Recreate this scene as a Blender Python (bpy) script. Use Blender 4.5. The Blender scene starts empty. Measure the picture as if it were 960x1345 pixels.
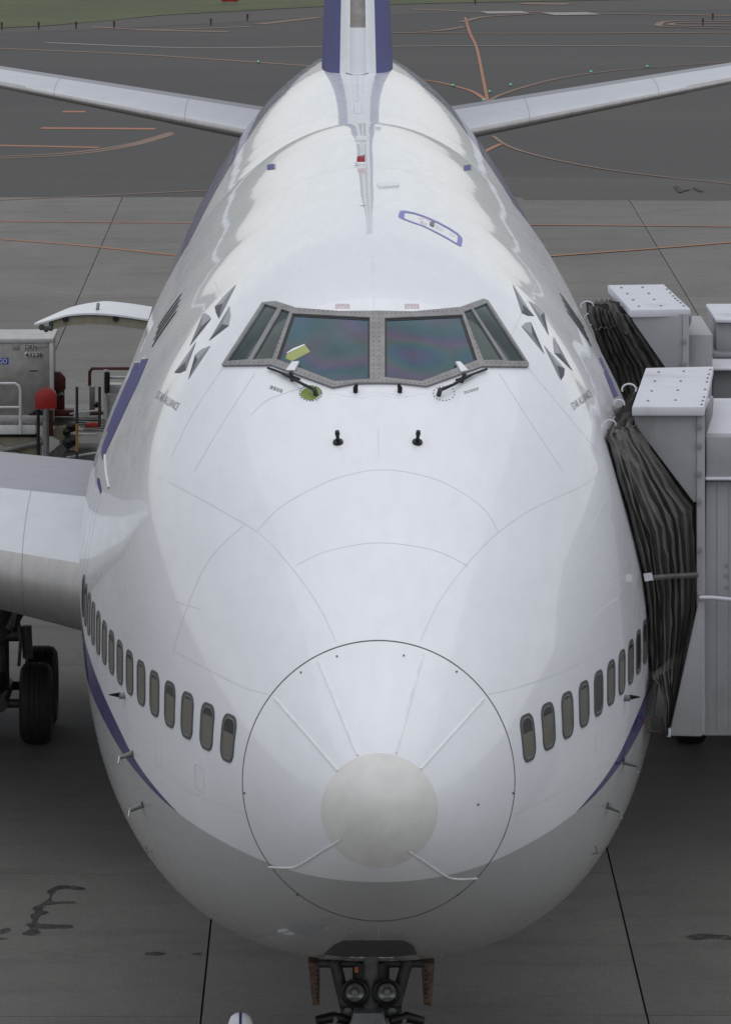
import bpy, bmesh, math, random
from mathutils import Vector, Matrix
from mathutils.bvhtree import BVHTree
from mathutils.geometry import delaunay_2d_cdt
random.seed(7)
S = bpy.context.scene
COL = S.collection
R = math.radians
PI = math.pi

# ------------------------------------------------------------------ camera
# x = right in the picture, y = aft along the aircraft (nose tip at y 0), z = up, metres
FPX = 7070.0                                   # focal length in photograph pixels (960 wide)
CAMLOC = Vector((-0.408, -50.0, 15.45))
PITCH = math.atan((672.5 + 380.0) / FPX)
YAW = math.atan((480.0 - 441.0) / FPX * math.cos(PITCH))
FW = Vector((math.sin(YAW) * math.cos(PITCH), math.cos(YAW) * math.cos(PITCH), -math.sin(PITCH)))
RT = Vector((math.cos(YAW), -math.sin(YAW), 0))
UP = RT.cross(FW)
cd = bpy.data.cameras.new('camera')
cd.sensor_fit = 'HORIZONTAL'; cd.sensor_width = 36.0; cd.lens = FPX * 36.0 / 960.0
cd.clip_start = 1.0; cd.clip_end = 6000.0
cam = bpy.data.objects.new('camera', cd); COL.objects.link(cam)
cam.matrix_world = Matrix(((RT.x, UP.x, -FW.x, CAMLOC.x), (RT.y, UP.y, -FW.y, CAMLOC.y), (RT.z, UP.z, -FW.z, CAMLOC.z), (0, 0, 0, 1)))
S.camera = cam

# ------------------------------------------------------------------ overcast sky, soft sun, exposure
SUN_EL, SUN_AZ = 80.0, 170.0
w = bpy.data.worlds.new('World'); S.world = w; w.use_nodes = True
wn = w.node_tree.nodes; wl = w.node_tree.links
for n in list(wn): wn.remove(n)
sky = wn.new('ShaderNodeTexSky'); sky.sky_type = 'NISHITA'; sky.sun_disc = False
sky.sun_elevation = R(SUN_EL); sky.sun_rotation = R(SUN_AZ); sky.air_density = 1.0; sky.dust_density = 0.6; sky.ozone_density = 1.0
hs = wn.new('ShaderNodeHueSaturation'); hs.inputs['Saturation'].default_value = 0.22
bg = wn.new('ShaderNodeBackground'); bg.inputs['Strength'].default_value = 0.132
wo = wn.new('ShaderNodeOutputWorld')
wl.new(sky.outputs[0], hs.inputs['Color']); wl.new(hs.outputs[0], bg.inputs[0]); wl.new(bg.outputs[0], wo.inputs[0])
sd = bpy.data.lights.new('sun', 'SUN'); sd.energy = 1.25; sd.angle = R(105); sd.color = (1.0, 0.99, 0.975)
sun = bpy.data.objects.new('sun', sd); COL.objects.link(sun)
_az = R(SUN_AZ); _el = R(SUN_EL)
sdir = Vector((math.sin(_az) * math.cos(_el), math.cos(_az) * math.cos(_el), math.sin(_el)))
sun.rotation_euler = sdir.to_track_quat('Z', 'Y').to_euler(); sun.location = (0, 0, 60)
S.cycles.max_bounces = 5; S.cycles.diffuse_bounces = 3; S.cycles.glossy_bounces = 3; S.cycles.transmission_bounces = 2; S.cycles.use_denoising = True
S.view_settings.view_transform = 'Standard'; S.view_settings.look = 'None'
S.view_settings.exposure = 0.0; S.view_settings.gamma = 1.0; S.view_settings.use_curve_mapping = False

# ------------------------------------------------------------------ pixel helpers (photograph pixels -> world)
def pray(x, y): return (FW + RT * ((x - 480.0) / FPX) - UP * ((y - 672.5) / FPX)).normalized()
def atY(x, y, Y):
    d = pray(x, y); return CAMLOC + d * ((Y - CAMLOC.y) / d.y)
def atZ(x, y, Z=0.0):
    d = pray(x, y); return CAMLOC + d * ((Z - CAMLOC.z) / d.z)

# ------------------------------------------------------------------ object helpers
def tag(o, label=None, cat=None, group=None, kind=None):
    if label: o['label'] = label
    if cat: o['category'] = cat
    if group: o['group'] = group
    if kind: o['kind'] = kind
    return o
def setparent(o, p):
    o.parent = p; o.matrix_parent_inverse = p.matrix_world.inverted()
def empty(name, loc, label, cat, group=None):
    o = bpy.data.objects.new(name, None); COL.objects.link(o); o.empty_display_size = 0.3
    o.location = loc; o.matrix_world = Matrix.Translation(Vector(loc))
    return tag(o, label, cat, group)
def mesh_obj(name, verts, faces, mats, parent=None, smooth=False, midx=None, angle=None):
    me = bpy.data.meshes.new(name); me.from_pydata([tuple(v) for v in verts], [], faces)
    if not isinstance(mats, (list, tuple)): mats = [mats]
    for m in mats: me.materials.append(m)
    if midx: me.polygons.foreach_set('material_index', midx)
    if smooth: me.polygons.foreach_set('use_smooth', [True] * len(me.polygons))
    if smooth and angle: me.set_sharp_from_angle(angle=R(angle))
    me.update()
    o = bpy.data.objects.new(name, me); COL.objects.link(o)
    if parent: setparent(o, parent)
    return o
def bm_obj(name, bm, mats, parent=None, smooth=False, angle=None):
    me = bpy.data.meshes.new(name); bmesh.ops.recalc_face_normals(bm, faces=bm.faces); bm.to_mesh(me); bm.free()
    if not isinstance(mats, (list, tuple)): mats = [mats]
    for m in mats: me.materials.append(m)
    if smooth:
        me.polygons.foreach_set('use_smooth', [True] * len(me.polygons))
        me.set_sharp_from_angle(angle=R(angle or 40))
    o = bpy.data.objects.new(name, me); COL.objects.link(o)
    if parent: setparent(o, parent)
    return o
def add_hexa(bm, p):                       # 8 points: 4 bottom ring, 4 top ring
    v = [bm.verts.new(q) for q in p]
    for f in ((0, 1, 2, 3), (4, 5, 6, 7), (0, 1, 5, 4), (1, 2, 6, 5), (2, 3, 7, 6), (3, 0, 4, 7)): bm.faces.new([v[i] for i in f])
def add_box(bm, x0, x1, y0, y1, z0, z1):
    add_hexa(bm, [(x0, y0, z0), (x1, y0, z0), (x1, y1, z0), (x0, y1, z0), (x0, y0, z1), (x1, y0, z1), (x1, y1, z1), (x0, y1, z1)])
def box(name, x0, x1, y0, y1, z0, z1, m, parent=None, bev=0.0):
    bm = bmesh.new(); add_box(bm, x0, x1, y0, y1, z0, z1)
    if bev: bmesh.ops.bevel(bm, geom=bm.edges[:], offset=bev, segments=2, affect='EDGES', profile=0.5)
    return bm_obj(name, bm, m, parent, smooth=bool(bev))
def add_prism(bm, pts, ext):               # polygon extruded by vector ext
    ext = Vector(ext); a = [bm.verts.new(p) for p in pts]; b = [bm.verts.new(Vector(p) + ext) for p in pts]; n = len(a)
    bm.faces.new(a); bm.faces.new(b[::-1])
    for i in range(n): bm.faces.new((a[i], b[i], b[(i + 1) % n], a[(i + 1) % n]))
def prism(name, pts, ext, m, parent=None, bev=0.0):
    bm = bmesh.new(); add_prism(bm, pts, ext)
    if bev:
        bmesh.ops.recalc_face_normals(bm, faces=bm.faces)
        bmesh.ops.bevel(bm, geom=bm.edges[:], offset=bev, segments=2, affect='EDGES', profile=0.5)
    return bm_obj(name, bm, m, parent, smooth=bool(bev))
def add_tube(bm, pts, rad, seg=10, cap=True):
    pts = [Vector(p) for p in pts]; n = len(pts)
    rads = rad if isinstance(rad, (list, tuple)) else [rad] * n
    prev = None; rings = []
    for i, p in enumerate(pts):
        t = ((pts[min(i + 1, n - 1)] - p).normalized() + (p - pts[max(i - 1, 0)]).normalized())
        t = t.normalized() if t.length > 1e-6 else (pts[min(i + 1, n - 1)] - pts[max(i - 1, 0)]).normalized()
        if prev is None:
            u = t.cross(Vector((0, 0, 1)))
            if u.length < 1e-3: u = t.cross(Vector((1, 0, 0)))
        else: u = prev - t * prev.dot(t)
        u.normalize(); prev = u; v = t.cross(u)
        rings.append([bm.verts.new(p + (u * math.cos(2 * PI * k / seg) + v * math.sin(2 * PI * k / seg)) * rads[i]) for k in range(seg)])
    for i in range(n - 1):
        for k in range(seg): bm.faces.new((rings[i][k], rings[i][(k + 1) % seg], rings[i + 1][(k + 1) % seg], rings[i + 1][k]))
    if cap: bm.faces.new(rings[0][::-1]); bm.faces.new(rings[-1])
def tube(name, pts, rad, m, parent=None, seg=10):
    bm = bmesh.new(); add_tube(bm, pts, rad, seg); return bm_obj(name, bm, m, parent, smooth=True, angle=50)
def add_lathe(bm, prof, org, axis, seg=24):  # prof: (radius, along axis)
    org = Vector(org); axis = Vector(axis).normalized()
    u = axis.cross(Vector((0, 0, 1)))
    if u.length < 1e-3: u = Vector((1, 0, 0))
    u.normalize(); v = axis.cross(u); rings = []
    for r, h in prof:
        if r < 1e-5: rings.append([bm.verts.new(org + axis * h)] * seg)
        else: rings.append([bm.verts.new(org + axis * h + (u * math.cos(2 * PI * k / seg) + v * math.sin(2 * PI * k / seg)) * r) for k in range(seg)])
    for i in range(len(rings) - 1):
        for k in range(seg):
            q = [rings[i][k], rings[i][(k + 1) % seg], rings[i + 1][(k + 1) % seg], rings[i + 1][k]]
            q2 = []
            for x in q:
                if x not in q2: q2.append(x)
            if len(q2) >= 3: bm.faces.new(q2)
def lathe(name, prof, org, axis, m, parent=None, seg=24, angle=35):
    bm = bmesh.new(); add_lathe(bm, prof, org, axis, seg); return bm_obj(name, bm, m, parent, smooth=True, angle=angle)
def resample(pts, step):
    out = []
    for i in range(len(pts) - 1):
        a, b = pts[i], pts[i + 1]; L = math.dist(a, b); n = max(1, int(L / step))
        for k in range(n): out.append(tuple(a[j] + (b[j] - a[j]) * k / n for j in range(len(a))))
    out.append(tuple(pts[-1])); return out
def smoothline(pts, sub=6):                # Catmull-Rom through 2-D points
    out = []; n = len(pts)
    for i in range(n - 1):
        p0, p1, p2, p3 = pts[max(i - 1, 0)], pts[i], pts[i + 1], pts[min(i + 2, n - 1)]
        for k in range(sub):
            t = k / sub
            out.append(tuple(0.5 * (2 * p1[j] + (p2[j] - p0[j]) * t + (2 * p0[j] - 5 * p1[j] + 4 * p2[j] - p3[j]) * t * t + (3 * p1[j] - p0[j] - 3 * p2[j] + p3[j]) * t ** 3) for j in (0, 1)))
    out.append(tuple(pts[-1])); return out
def ellipse(cx, cy, rx, ry, n=72): return [(cx + rx * math.cos(2 * PI * k / n), cy + ry * math.sin(2 * PI * k / n)) for k in range(n)]

# ------------------------------------------------------------------ materials
def newmat(name):
    m = bpy.data.materials.new(name); m.use_nodes = True
    nt = m.node_tree; b = nt.nodes['Principled BSDF']; return m, nt, b
def lin(c):   # sRGB 0-255 -> linear
    return tuple(((v / 255) / 12.92 if v / 255 <= 0.04045 else ((v / 255 + 0.055) / 1.055) ** 2.4) for v in c)
def noise(nt, vec, scale, detail=4, rough=0.55, stretch=None):
    n = nt.nodes.new('ShaderNodeTexNoise'); n.inputs['Scale'].default_value = scale; n.inputs['Detail'].default_value = detail; n.inputs['Roughness'].default_value = rough
    if stretch:
        mp = nt.nodes.new('ShaderNodeMapping'); mp.inputs['Scale'].default_value = stretch
        nt.links.new(vec, mp.inputs[0]); nt.links.new(mp.outputs[0], n.inputs['Vector'])
    else: nt.links.new(vec, n.inputs['Vector'])
    return n.outputs['Fac']
def mrange(nt, v, a, b, c, d):
    n = nt.nodes.new('ShaderNodeMapRange'); n.inputs[1].default_value = a; n.inputs[2].default_value = b; n.inputs[3].default_value = c; n.inputs[4].default_value = d
    nt.links.new(v, n.inputs[0]); return n.outputs[0]
def math2(nt, op, a, b):
    n = nt.nodes.new('ShaderNodeMath'); n.operation = op
    for i, v in enumerate((a, b)):
        if isinstance(v, (int, float)): n.inputs[i].default_value = v
        else: nt.links.new(v, n.inputs[i])
    return n.outputs[0]
def mixc(nt, fac, a, b, blend='MIX'):
    n = nt.nodes.new('ShaderNodeMix'); n.data_type = 'RGBA'; n.blend_type = blend
    for s, v in ((n.inputs[0], fac), (n.inputs[6], a), (n.inputs[7], b)):
        if isinstance(v, (int, float)): s.default_value = v
        elif isinstance(v, (tuple, list)): s.default_value = (*v[:3], 1)
        else: nt.links.new(v, s)
    return n.outputs[2]
def bump(nt, b, h, strength, dist):
    n = nt.nodes.new('ShaderNodeBump'); n.inputs['Strength'].default_value = strength; n.inputs['Distance'].default_value = dist
    nt.links.new(h, n.inputs['Height']); nt.links.new(n.outputs[0], b.inputs['Normal'])
def objco(nt):
    return nt.nodes.new('ShaderNodeTexCoord').outputs['Object']
def worldco(nt):
    return nt.nodes.new('ShaderNodeNewGeometry').outputs['Position']
def simple(name, col, rough=0.5, metal=0.0, coat=0.0, var=0.12, scale=6.0, bmp=0.0, bscale=40.0, stretch=None, spec=0.5):
    m, nt, b = newmat(name); co = objco(nt)
    f = noise(nt, co, scale, 5, 0.6, stretch)
    k = mrange(nt, f, 0.3, 0.7, 1 - var, 1 + var)
    mul = nt.nodes.new('ShaderNodeVectorMath'); mul.operation = 'SCALE'; mul.inputs[0].default_value = col[:3]; nt.links.new(k, mul.inputs['Scale'])
    nt.links.new(mul.outputs[0], b.inputs['Base Color'])
    b.inputs['Roughness'].default_value = rough; b.inputs['Metallic'].default_value = metal; b.inputs['Coat Weight'].default_value = coat; b.inputs['Coat Roughness'].default_value = 0.08
    b.inputs['Specular IOR Level'].default_value = spec
    if bmp: bump(nt, b, noise(nt, co, bscale, 4), bmp, 0.01)
    return m
M = {}
WHITE = (0.775, 0.79, 0.835); GREYB = (0.45, 0.455, 0.46); BLUE = (0.032, 0.024, 0.165)
def curve_node(nt, val, pts, x0, x1, y0, y1):
    c = nt.nodes.new('ShaderNodeFloatCurve'); cu = c.mapping.curves[0]
    P = [((a - x0) / (x1 - x0), (v - y0) / (y1 - y0)) for a, v in pts]
    while len(cu.points) < len(P): cu.points.new(0.5, 0.5)
    for i, q in enumerate(P): cu.points[i].location = q; cu.points[i].handle_type = 'AUTO_CLAMPED'
    c.mapping.update(); nt.links.new(mrange(nt, val, x0, x1, 0, 1), c.inputs['Value'])
    return mrange(nt, c.outputs[0], 0, 1, y0, y1)
def paint_material():
    m, nt, b = newmat('aircraft_paint'); co = objco(nt); L = nt.links
    sp = nt.nodes.new('ShaderNodeSeparateXYZ'); L.new(co, sp.inputs[0]); a, z = sp.outputs[1], sp.outputs[2]
    zg = curve_node(nt, a, [(0, 4.36), (1.5, 4.32), (3.5, 4.40), (5.2, 4.55), (7.4, 4.74), (9.3, 4.80), (15, 4.9), (40, 5.2), (52, 6.6), (70, 8.4)], 0, 70, 2, 10)
    zb = curve_node(nt, a, [(0, 4.0), (3.0, 4.30), (3.6, 4.42), (4.7, 4.61), (6.4, 4.95), (9.3, 5.26), (16, 5.5), (25, 5.9), (31, 6.6), (36, 7.3), (44.8, 7.95), (50, 8.3), (52, 8.55), (54, 8.85), (70, 9.5)], 0, 70, 2, 10)
    # fine wear: streaks along the flow, faint grime, panel tone
    n1 = noise(nt, co, 1.0, 6, 0.65, (0.9, 0.35, 0.9)); n2 = noise(nt, co, 5.0, 3, 0.6, (1.6, 0.25, 1.0))
    k = math2(nt, 'MULTIPLY', mrange(nt, n1, 0.3, 0.75, 1.02, 0.955), mrange(nt, n2, 0.35, 0.85, 1.015, 0.955))
    c = mixc(nt, math2(nt, 'LESS_THAN', z, zb), WHITE, BLUE)
    c = mixc(nt, math2(nt, 'LESS_THAN', z, zg), c, GREYB)
    mul = nt.nodes.new('ShaderNodeVectorMath'); mul.operation = 'SCALE'; L.new(c, mul.inputs[0]); L.new(k, mul.inputs['Scale'])
    L.new(mul.outputs[0], b.inputs['Base Color'])
    L.new(mrange(nt, n2, 0.3, 0.8, 0.22, 0.42), b.inputs['Roughness'])
    b.inputs['Coat Weight'].default_value = 0.62; b.inputs['Coat Roughness'].default_value = 0.03; b.inputs['Specular IOR Level'].default_value = 0.1
    pp = nt.nodes.new('ShaderNodeMath'); pp.operation = 'PINGPONG'; L.new(a, pp.inputs[0]); pp.inputs[1].default_value = 0.27
    rip = math2(nt, 'MULTIPLY', mrange(nt, pp.outputs[0], 0.0, 0.12, 0.0, 0.06), mrange(nt, a, 7.0, 14.0, 0.0, 1.0))   # skin pillowing between frames
    h = math2(nt, 'ADD', noise(nt, co, 1.1, 0, 0.5, (1, 1.6, 1)), rip); bump(nt, b, h, 0.05, 0.02)
    cb = nt.nodes.new('ShaderNodeBump'); cb.inputs['Strength'].default_value = 0.05; cb.inputs['Distance'].default_value = 0.02
    L.new(h, cb.inputs['Height']); L.new(cb.outputs[0], b.inputs['Coat Normal'])
    return m
M['paint'] = paint_material()
M['seam'] = simple('seam', (0.63, 0.64, 0.665), 0.45, var=.15, scale=2)
M['seam_dark'] = simple('seam_dark', (0.09, 0.09, 0.09), 0.6, var=0.5, scale=9)
M['cap'] = simple('erosion_cap', (0.68, 0.68, 0.66), 0.36, coat=0.15, var=0.08, scale=4)
M['strip'] = simple('strip', (0.75, 0.76, 0.78), 0.3, 0.1)
M['frame'] = simple('window_frame_metal', (0.25, 0.245, 0.25), 0.5, 0.2, var=0.18, scale=8)
M['rivet'] = simple('rivet', (0.13, 0.13, 0.13), 0.5, 0.3)
M['gasket'] = simple('gasket', (0.025, 0.026, 0.028), 0.45)
def glass_mat(name, base, film=False):
    m, nt, b = newmat(name); co = objco(nt)
    n = noise(nt, co, 2.2, 4, 0.6)
    c = mixc(nt, mrange(nt, n, 0.35, 0.7, 0, 1), base, tuple(v * 1.9 for v in base))
    nt.links.new(c, b.inputs['Base Color']); b.inputs['Roughness'].default_value = 0.07; b.inputs['IOR'].default_value = 1.5
    if film:
        b.inputs['Thin Film IOR'].default_value = 1.58
        nt.links.new(mrange(nt, noise(nt, co, 1.0, 1.0, 0.4), 0.3, 0.7, 380, 820), b.inputs['Thin Film Thickness'])
    return m
M['windshield'] = glass_mat('windshield_glass', (0.022, 0.040, 0.070), True)
M['sideglass'] = glass_mat('side_glass', (0.030, 0.045, 0.045))
M['cabin'] = glass_mat('cabin_glass', (0.028, 0.028, 0.027))
M['shade'] = simple('window_shade', (0.125, 0.12, 0.10), 0.5, coat=0.5)
M['winrim'] = simple('window_rim', (0.085, 0.085, 0.09), 0.5, 0.1)
M['winlip'] = simple('window_lip', (0.30, 0.30, 0.305), 0.35, 0.4)
M['white'] = simple('white_part', (0.72, 0.735, 0.77), 0.4, coat=0.2, var=0.05)
M['wingwhite'] = simple('wing_white', (0.56, 0.575, 0.615), 0.5, var=0.05, scale=2)
M['winggrey'] = simple('wing_grey', (0.30, 0.305, 0.335), 0.6, var=0.07, scale=3, stretch=(1, 3, 1))
M['bare'] = simple('bare_metal', (0.42, 0.41, 0.405), 0.5, 0.55, var=0.10, scale=3, stretch=(3, 1, 1))
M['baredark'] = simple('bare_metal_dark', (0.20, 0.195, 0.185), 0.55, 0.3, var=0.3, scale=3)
M['blue'] = simple('livery_blue', (0.045, 0.04, 0.185), 0.5, coat=0.0, var=0.08, spec=0.15)
M['finblue'] = simple('fin_blue', (0.085, 0.088, 0.235), 0.6, coat=0.0, var=0.06, spec=0.2)
M['hatchblue'] = simple('hatch_blue', (0.16, 0.165, 0.50), 0.4, var=0.05)
M['black'] = simple('black_metal', (0.012, 0.012, 0.013), 0.45, 0.2, var=0.4)
M['darkgrey'] = simple('dark_grey', (0.045, 0.045, 0.046), 0.55, 0.2, var=0.4)
M['gearmetal'] = simple('gear_metal', (0.10, 0.10, 0.10), 0.45, 0.4, var=0.3, scale=12)
M['chrome'] = simple('chrome', (0.55, 0.55, 0.55), 0.2, 0.9)
M['tyre'] = simple('tyre_rubber', (0.010, 0.0105, 0.011), 0.75, var=0.4, scale=14, bmp=0.3, bscale=60)
M['logolight'] = simple('logo_light', (0.36, 0.365, 0.39), 0.55, coat=0.0, var=0.04, spec=0.15)
M['logomid'] = simple('logo_mid', (0.23, 0.235, 0.255), 0.55, coat=0.0, var=0.04, spec=0.15)
M['logodark'] = simple('logo_dark', (0.08, 0.084, 0.10), 0.55, coat=0.0, var=0.04, spec=0.15)
M['print'] = simple('print_grey', (0.16, 0.16, 0.17), 0.5)
M['printred'] = simple('print_red', (0.42, 0.12, 0.12), 0.5)
M['green'] = simple('primer_green', (0.20, 0.27, 0.06), 0.5, var=0.15, scale=30)
M['yellow'] = simple('paper_yellow', (0.34, 0.38, 0.13), 0.5)
M['red'] = simple('red_paint', (0.33, 0.018, 0.012), 0.45, var=0.25, scale=10)
M['redlens'] = simple('red_lens', (0.30, 0.005, 0.012), 0.15, coat=0.8)
M['darkred'] = simple('dark_red', (0.085, 0.012, 0.010), 0.55, var=0.3, scale=10)
M['bridgewhite'] = simple('bridge_white', (0.56, 0.57, 0.62), 0.45, var=0.06, scale=4)
M['bridge'] = simple('bridge_grey', (0.25, 0.253, 0.268), 0.5, var=0.09, scale=3, stretch=(1, 1, 0.4))
M['bridgedark'] = simple('bridge_dark', (0.21, 0.214, 0.228), 0.5, var=0.1, scale=3)
M['bellows'] = simple('bellows_fabric', (0.105, 0.102, 0.098), 0.85, var=0.35, scale=7, bmp=0.5, bscale=30, stretch=(1, 1, 0.3))
M['bellowsdark'] = simple('bellows_dark', (0.04, 0.04, 0.04), 0.85, var=0.4, scale=7)
M['alu'] = simple('container_aluminium', (0.30, 0.295, 0.285), 0.45, 0.5, var=0.22, scale=3.5, bmp=0.25, bscale=5)
M['alulight'] = simple('container_light', (0.46, 0.455, 0.45), 0.45, 0.3, var=0.15, scale=5)
M['steel'] = simple('steel', (0.20, 0.20, 0.20), 0.5, 0.4, var=0.25, scale=8)
M['beige'] = simple('beige_paint', (0.27, 0.25, 0.18), 0.55, var=0.2, scale=6)
M['loadwhite'] = simple('loader_white', (0.55, 0.55, 0.56), 0.5, var=0.15, scale=6)
M['loadgrey'] = simple('loader_grey', (0.17, 0.17, 0.165), 0.6, var=0.35, scale=9)
M['amber'] = simple('amber_paint', (0.40, 0.22, 0.04), 0.5)
M['rust'] = simple('rusty_brown', (0.12, 0.075, 0.05), 0.7, var=0.5, scale=18)
M['orange'] = simple('orange_strap', (0.45, 0.12, 0.03), 0.6)

def grimy(name, col, rough=.5):
    m, nt, b = newmat(name); co = objco(nt)
    n1 = noise(nt, co, 1.1, 6, .7, (1, 1, .5)); n2 = noise(nt, co, 6, 5, .7); n3 = noise(nt, co, 9.0, 3, .6, (3, 3, .15))
    k = math2(nt, 'MULTIPLY', mrange(nt, n1, .56, .74, 1.0, .72), mrange(nt, n2, .3, .7, .96, 1.04)); k = math2(nt, 'MULTIPLY', k, mrange(nt, n3, .6, .8, 1.0, .86))
    mul = nt.nodes.new('ShaderNodeVectorMath'); mul.operation = 'SCALE'; mul.inputs[0].default_value = col; nt.links.new(k, mul.inputs['Scale'])
    nt.links.new(mul.outputs[0], b.inputs['Base Color']); b.inputs['Roughness'].default_value = rough
    bump(nt, b, noise(nt, co, 2.0, 2), .15, .01); return m
M['bridge'] = grimy('bridge_grey_worn', (0.30, 0.304, 0.322)); M['bridgewhite'] = grimy('bridge_white_worn', (0.56, 0.57, 0.62))
# ground materials (world position so that slabs never repeat)
def concrete(name, col, rnd=True):
    m, nt, b = newmat(name); co = worldco(nt); L = nt.links
    n0 = noise(nt, co, 0.10, 5, 0.6); n1 = noise(nt, co, 0.8, 6, 0.65, (1, 0.45, 1)); n2 = noise(nt, co, 14, 4, 0.7, (0.35, 2.2, 1)); n3 = noise(nt, co, 4.0, 6, 0.75)
    k = math2(nt, 'MULTIPLY', mrange(nt, n0, 0.3, 0.7, 0.88, 1.10), mrange(nt, n1, 0.3, 0.7, 0.90, 1.08))
    k = math2(nt, 'MULTIPLY', k, mrange(nt, n2, 0.25, 0.75, 0.80, 1.20))
    k = math2(nt, 'MULTIPLY', k, mrange(nt, n3, 0.62, 0.80, 1.0, 0.66))
    n4 = noise(nt, co, 0.5, 4, 0.6, (0.5, 2.6, 1)); n5 = noise(nt, co, 1.1, 5, 0.7)
    k = math2(nt, 'MULTIPLY', k, math2(nt, 'MULTIPLY', mrange(nt, n4, 0.52, 0.72, 1.0, 0.78), mrange(nt, n5, 0.60, 0.75, 1.0, 0.70)))
    if rnd:
        oi = nt.nodes.new('ShaderNodeObjectInfo'); k = math2(nt, 'MULTIPLY', k, mrange(nt, oi.outputs['Random'], 0, 1, 0.90, 1.10))
    mul = nt.nodes.new('ShaderNodeVectorMath'); mul.operation = 'SCALE'; mul.inputs[0].default_value = col; L.new(k, mul.inputs['Scale'])
    L.new(mul.outputs[0], b.inputs['Base Color']); b.inputs['Roughness'].default_value = 0.8
    n6 = noise(nt, co, 3.0, 4, 0.7, (16, 0.7, 1)); n7 = noise(nt, co, 3.0, 4, 0.7, (0.7, 9, 1)); n8 = noise(nt, co, 38, 3, 0.6)
    g = math2(nt, 'MULTIPLY', mrange(nt, n6, 0.3, 0.7, 0.88, 1.12), mrange(nt, n7, 0.3, 0.7, 0.90, 1.10)); g = math2(nt, 'MULTIPLY', g, mrange(nt, n8, 0.25, 0.75, 0.80, 1.20))
    m2 = nt.nodes.new('ShaderNodeVectorMath'); m2.operation = 'SCALE'; L.new(mul.outputs[0], m2.inputs[0]); L.new(g, m2.inputs['Scale']); L.new(m2.outputs[0], b.inputs['Base Color'])
    bump(nt, b, n2, 0.35, 0.02); return m
def asphalt(name, col):
    m, nt, b = newmat(name); co = worldco(nt); L = nt.links
    n0 = noise(nt, co, 0.035, 5, 0.6, (0.5, 1.4, 1)); n1 = noise(nt, co, 0.25, 6, 0.7, (0.25, 1.5, 1)); n2 = noise(nt, co, 9, 4, 0.7)
    k = math2(nt, 'MULTIPLY', mrange(nt, n0, 0.3, 0.7, 0.82, 1.18), mrange(nt, n1, 0.3, 0.7, 0.90, 1.10))
    k = math2(nt, 'MULTIPLY', k, mrange(nt, n2, 0.25, 0.75, 0.9, 1.1))
    mul = nt.nodes.new('ShaderNodeVectorMath'); mul.operation = 'SCALE'; mul.inputs[0].default_value = col; L.new(k, mul.inputs['Scale'])
    L.new(mul.outputs[0], b.inputs['Base Color']); b.inputs['Roughness'].default_value = 0.75
    bump(nt, b, n2, 0.3, 0.02); return m
M['slab'] = concrete('concrete_slab', (0.134, 0.128, 0.118))
M['apron'] = concrete('apron_concrete', (0.134, 0.128, 0.118), False)
M['joint'] = simple('joint_filler', (0.035, 0.034, 0.032), 0.9)
M['asphalt'] = asphalt('asphalt', (0.041, 0.0385, 0.036))
M['asphalt_pale'] = asphalt('asphalt_pale', (0.055, 0.051, 0.046))
def grass_mat():
    m, nt, b = newmat('grass_field'); co = worldco(nt)
    n0 = noise(nt, co, 0.12, 6, 0.7); n1 = noise(nt, co, 2.5, 5, 0.7)
    c = mixc(nt, mrange(nt, n0, 0.3, 0.7, 0, 1), (0.060, 0.080, 0.032), (0.105, 0.115, 0.055))
    c = mixc(nt, mrange(nt, n1, 0.3, 0.7, 0, 1), mixc(nt, 0.45, c, (0.02, 0.03, 0.01)), c)
    nt.links.new(c, b.inputs['Base Color']); b.inputs['Roughness'].default_value = 0.9; bump(nt, b, n1, 0.8, 0.1); return m
M['grass'] = grass_mat()
def line_mat(name, col, wear):
    m, nt, b = newmat(name); co = worldco(nt)
    n = noise(nt, co, 3.0, 6, 0.75)
    c = mixc(nt, mrange(nt, n, 0.35, 0.72, 0, wear), col, (0.13, 0.12, 0.11)); nt.links.new(c, b.inputs['Base Color']); b.inputs['Roughness'].default_value = 0.75; return m
M['line'] = line_mat('orange_line', (0.36, 0.145, 0.07), 0.5)
M['linefaint'] = line_mat('faint_orange_line', (0.21, 0.125, 0.085), 0.7)
M['linewhite'] = line_mat('faint_white_line', (0.30, 0.28, 0.27), 0.6)
def stain_mat():
    m, nt, b = newmat('oil_stain'); co = worldco(nt); b.inputs['Base Color'].default_value = (0.022, 0.021, 0.019, 1); b.inputs['Roughness'].default_value = .6
    nt.links.new(mrange(nt, noise(nt, co, 7.0, 6, .8), .36, .60, .08, .85), b.inputs['Alpha']); return m
M['stain'] = stain_mat()

# ------------------------------------------------------------------ ground
gr = mesh_obj('ground', [(-3000, -600, -0.06), (3000, -600, -0.06), (3000, 5000, -0.06), (-3000, 5000, -0.06)], [(0, 1, 2, 3)], M['joint'])
tag(gr, kind='structure')
def sheet(name, pts, m, z, kind='structure'):
    o = mesh_obj(name, [(p[0], p[1], z) for p in pts], [tuple(range(len(pts)))], m); tag(o, kind=kind); return o
YB = 122.6                                  # where the concrete apron meets the asphalt
XE = [-18.1, -12.7, -7.27, -2.03, 3.30, 8.95, 14.4, 19.8]
YE = [12.8 + 8 * k for k in range(-3, 14)]; YE[-1] = YB
apron = sheet('apron', [(-900, -600), (900, -600), (900, YE[0] - 0.02), (-900, YE[0] - 0.02)], M['apron'], 0.0)
bm = bmesh.new(); add_box(bm, -900, XE[0] - 0.03, YE[0] - 0.01, YB - .02, -0.05, 0.0); add_box(bm, XE[-1] + 0.03, 900, YE[0] - 0.01, YB - .02, -0.05, 0.0)
bm_obj('side_apron', bm, M['apron'], apron)
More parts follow.
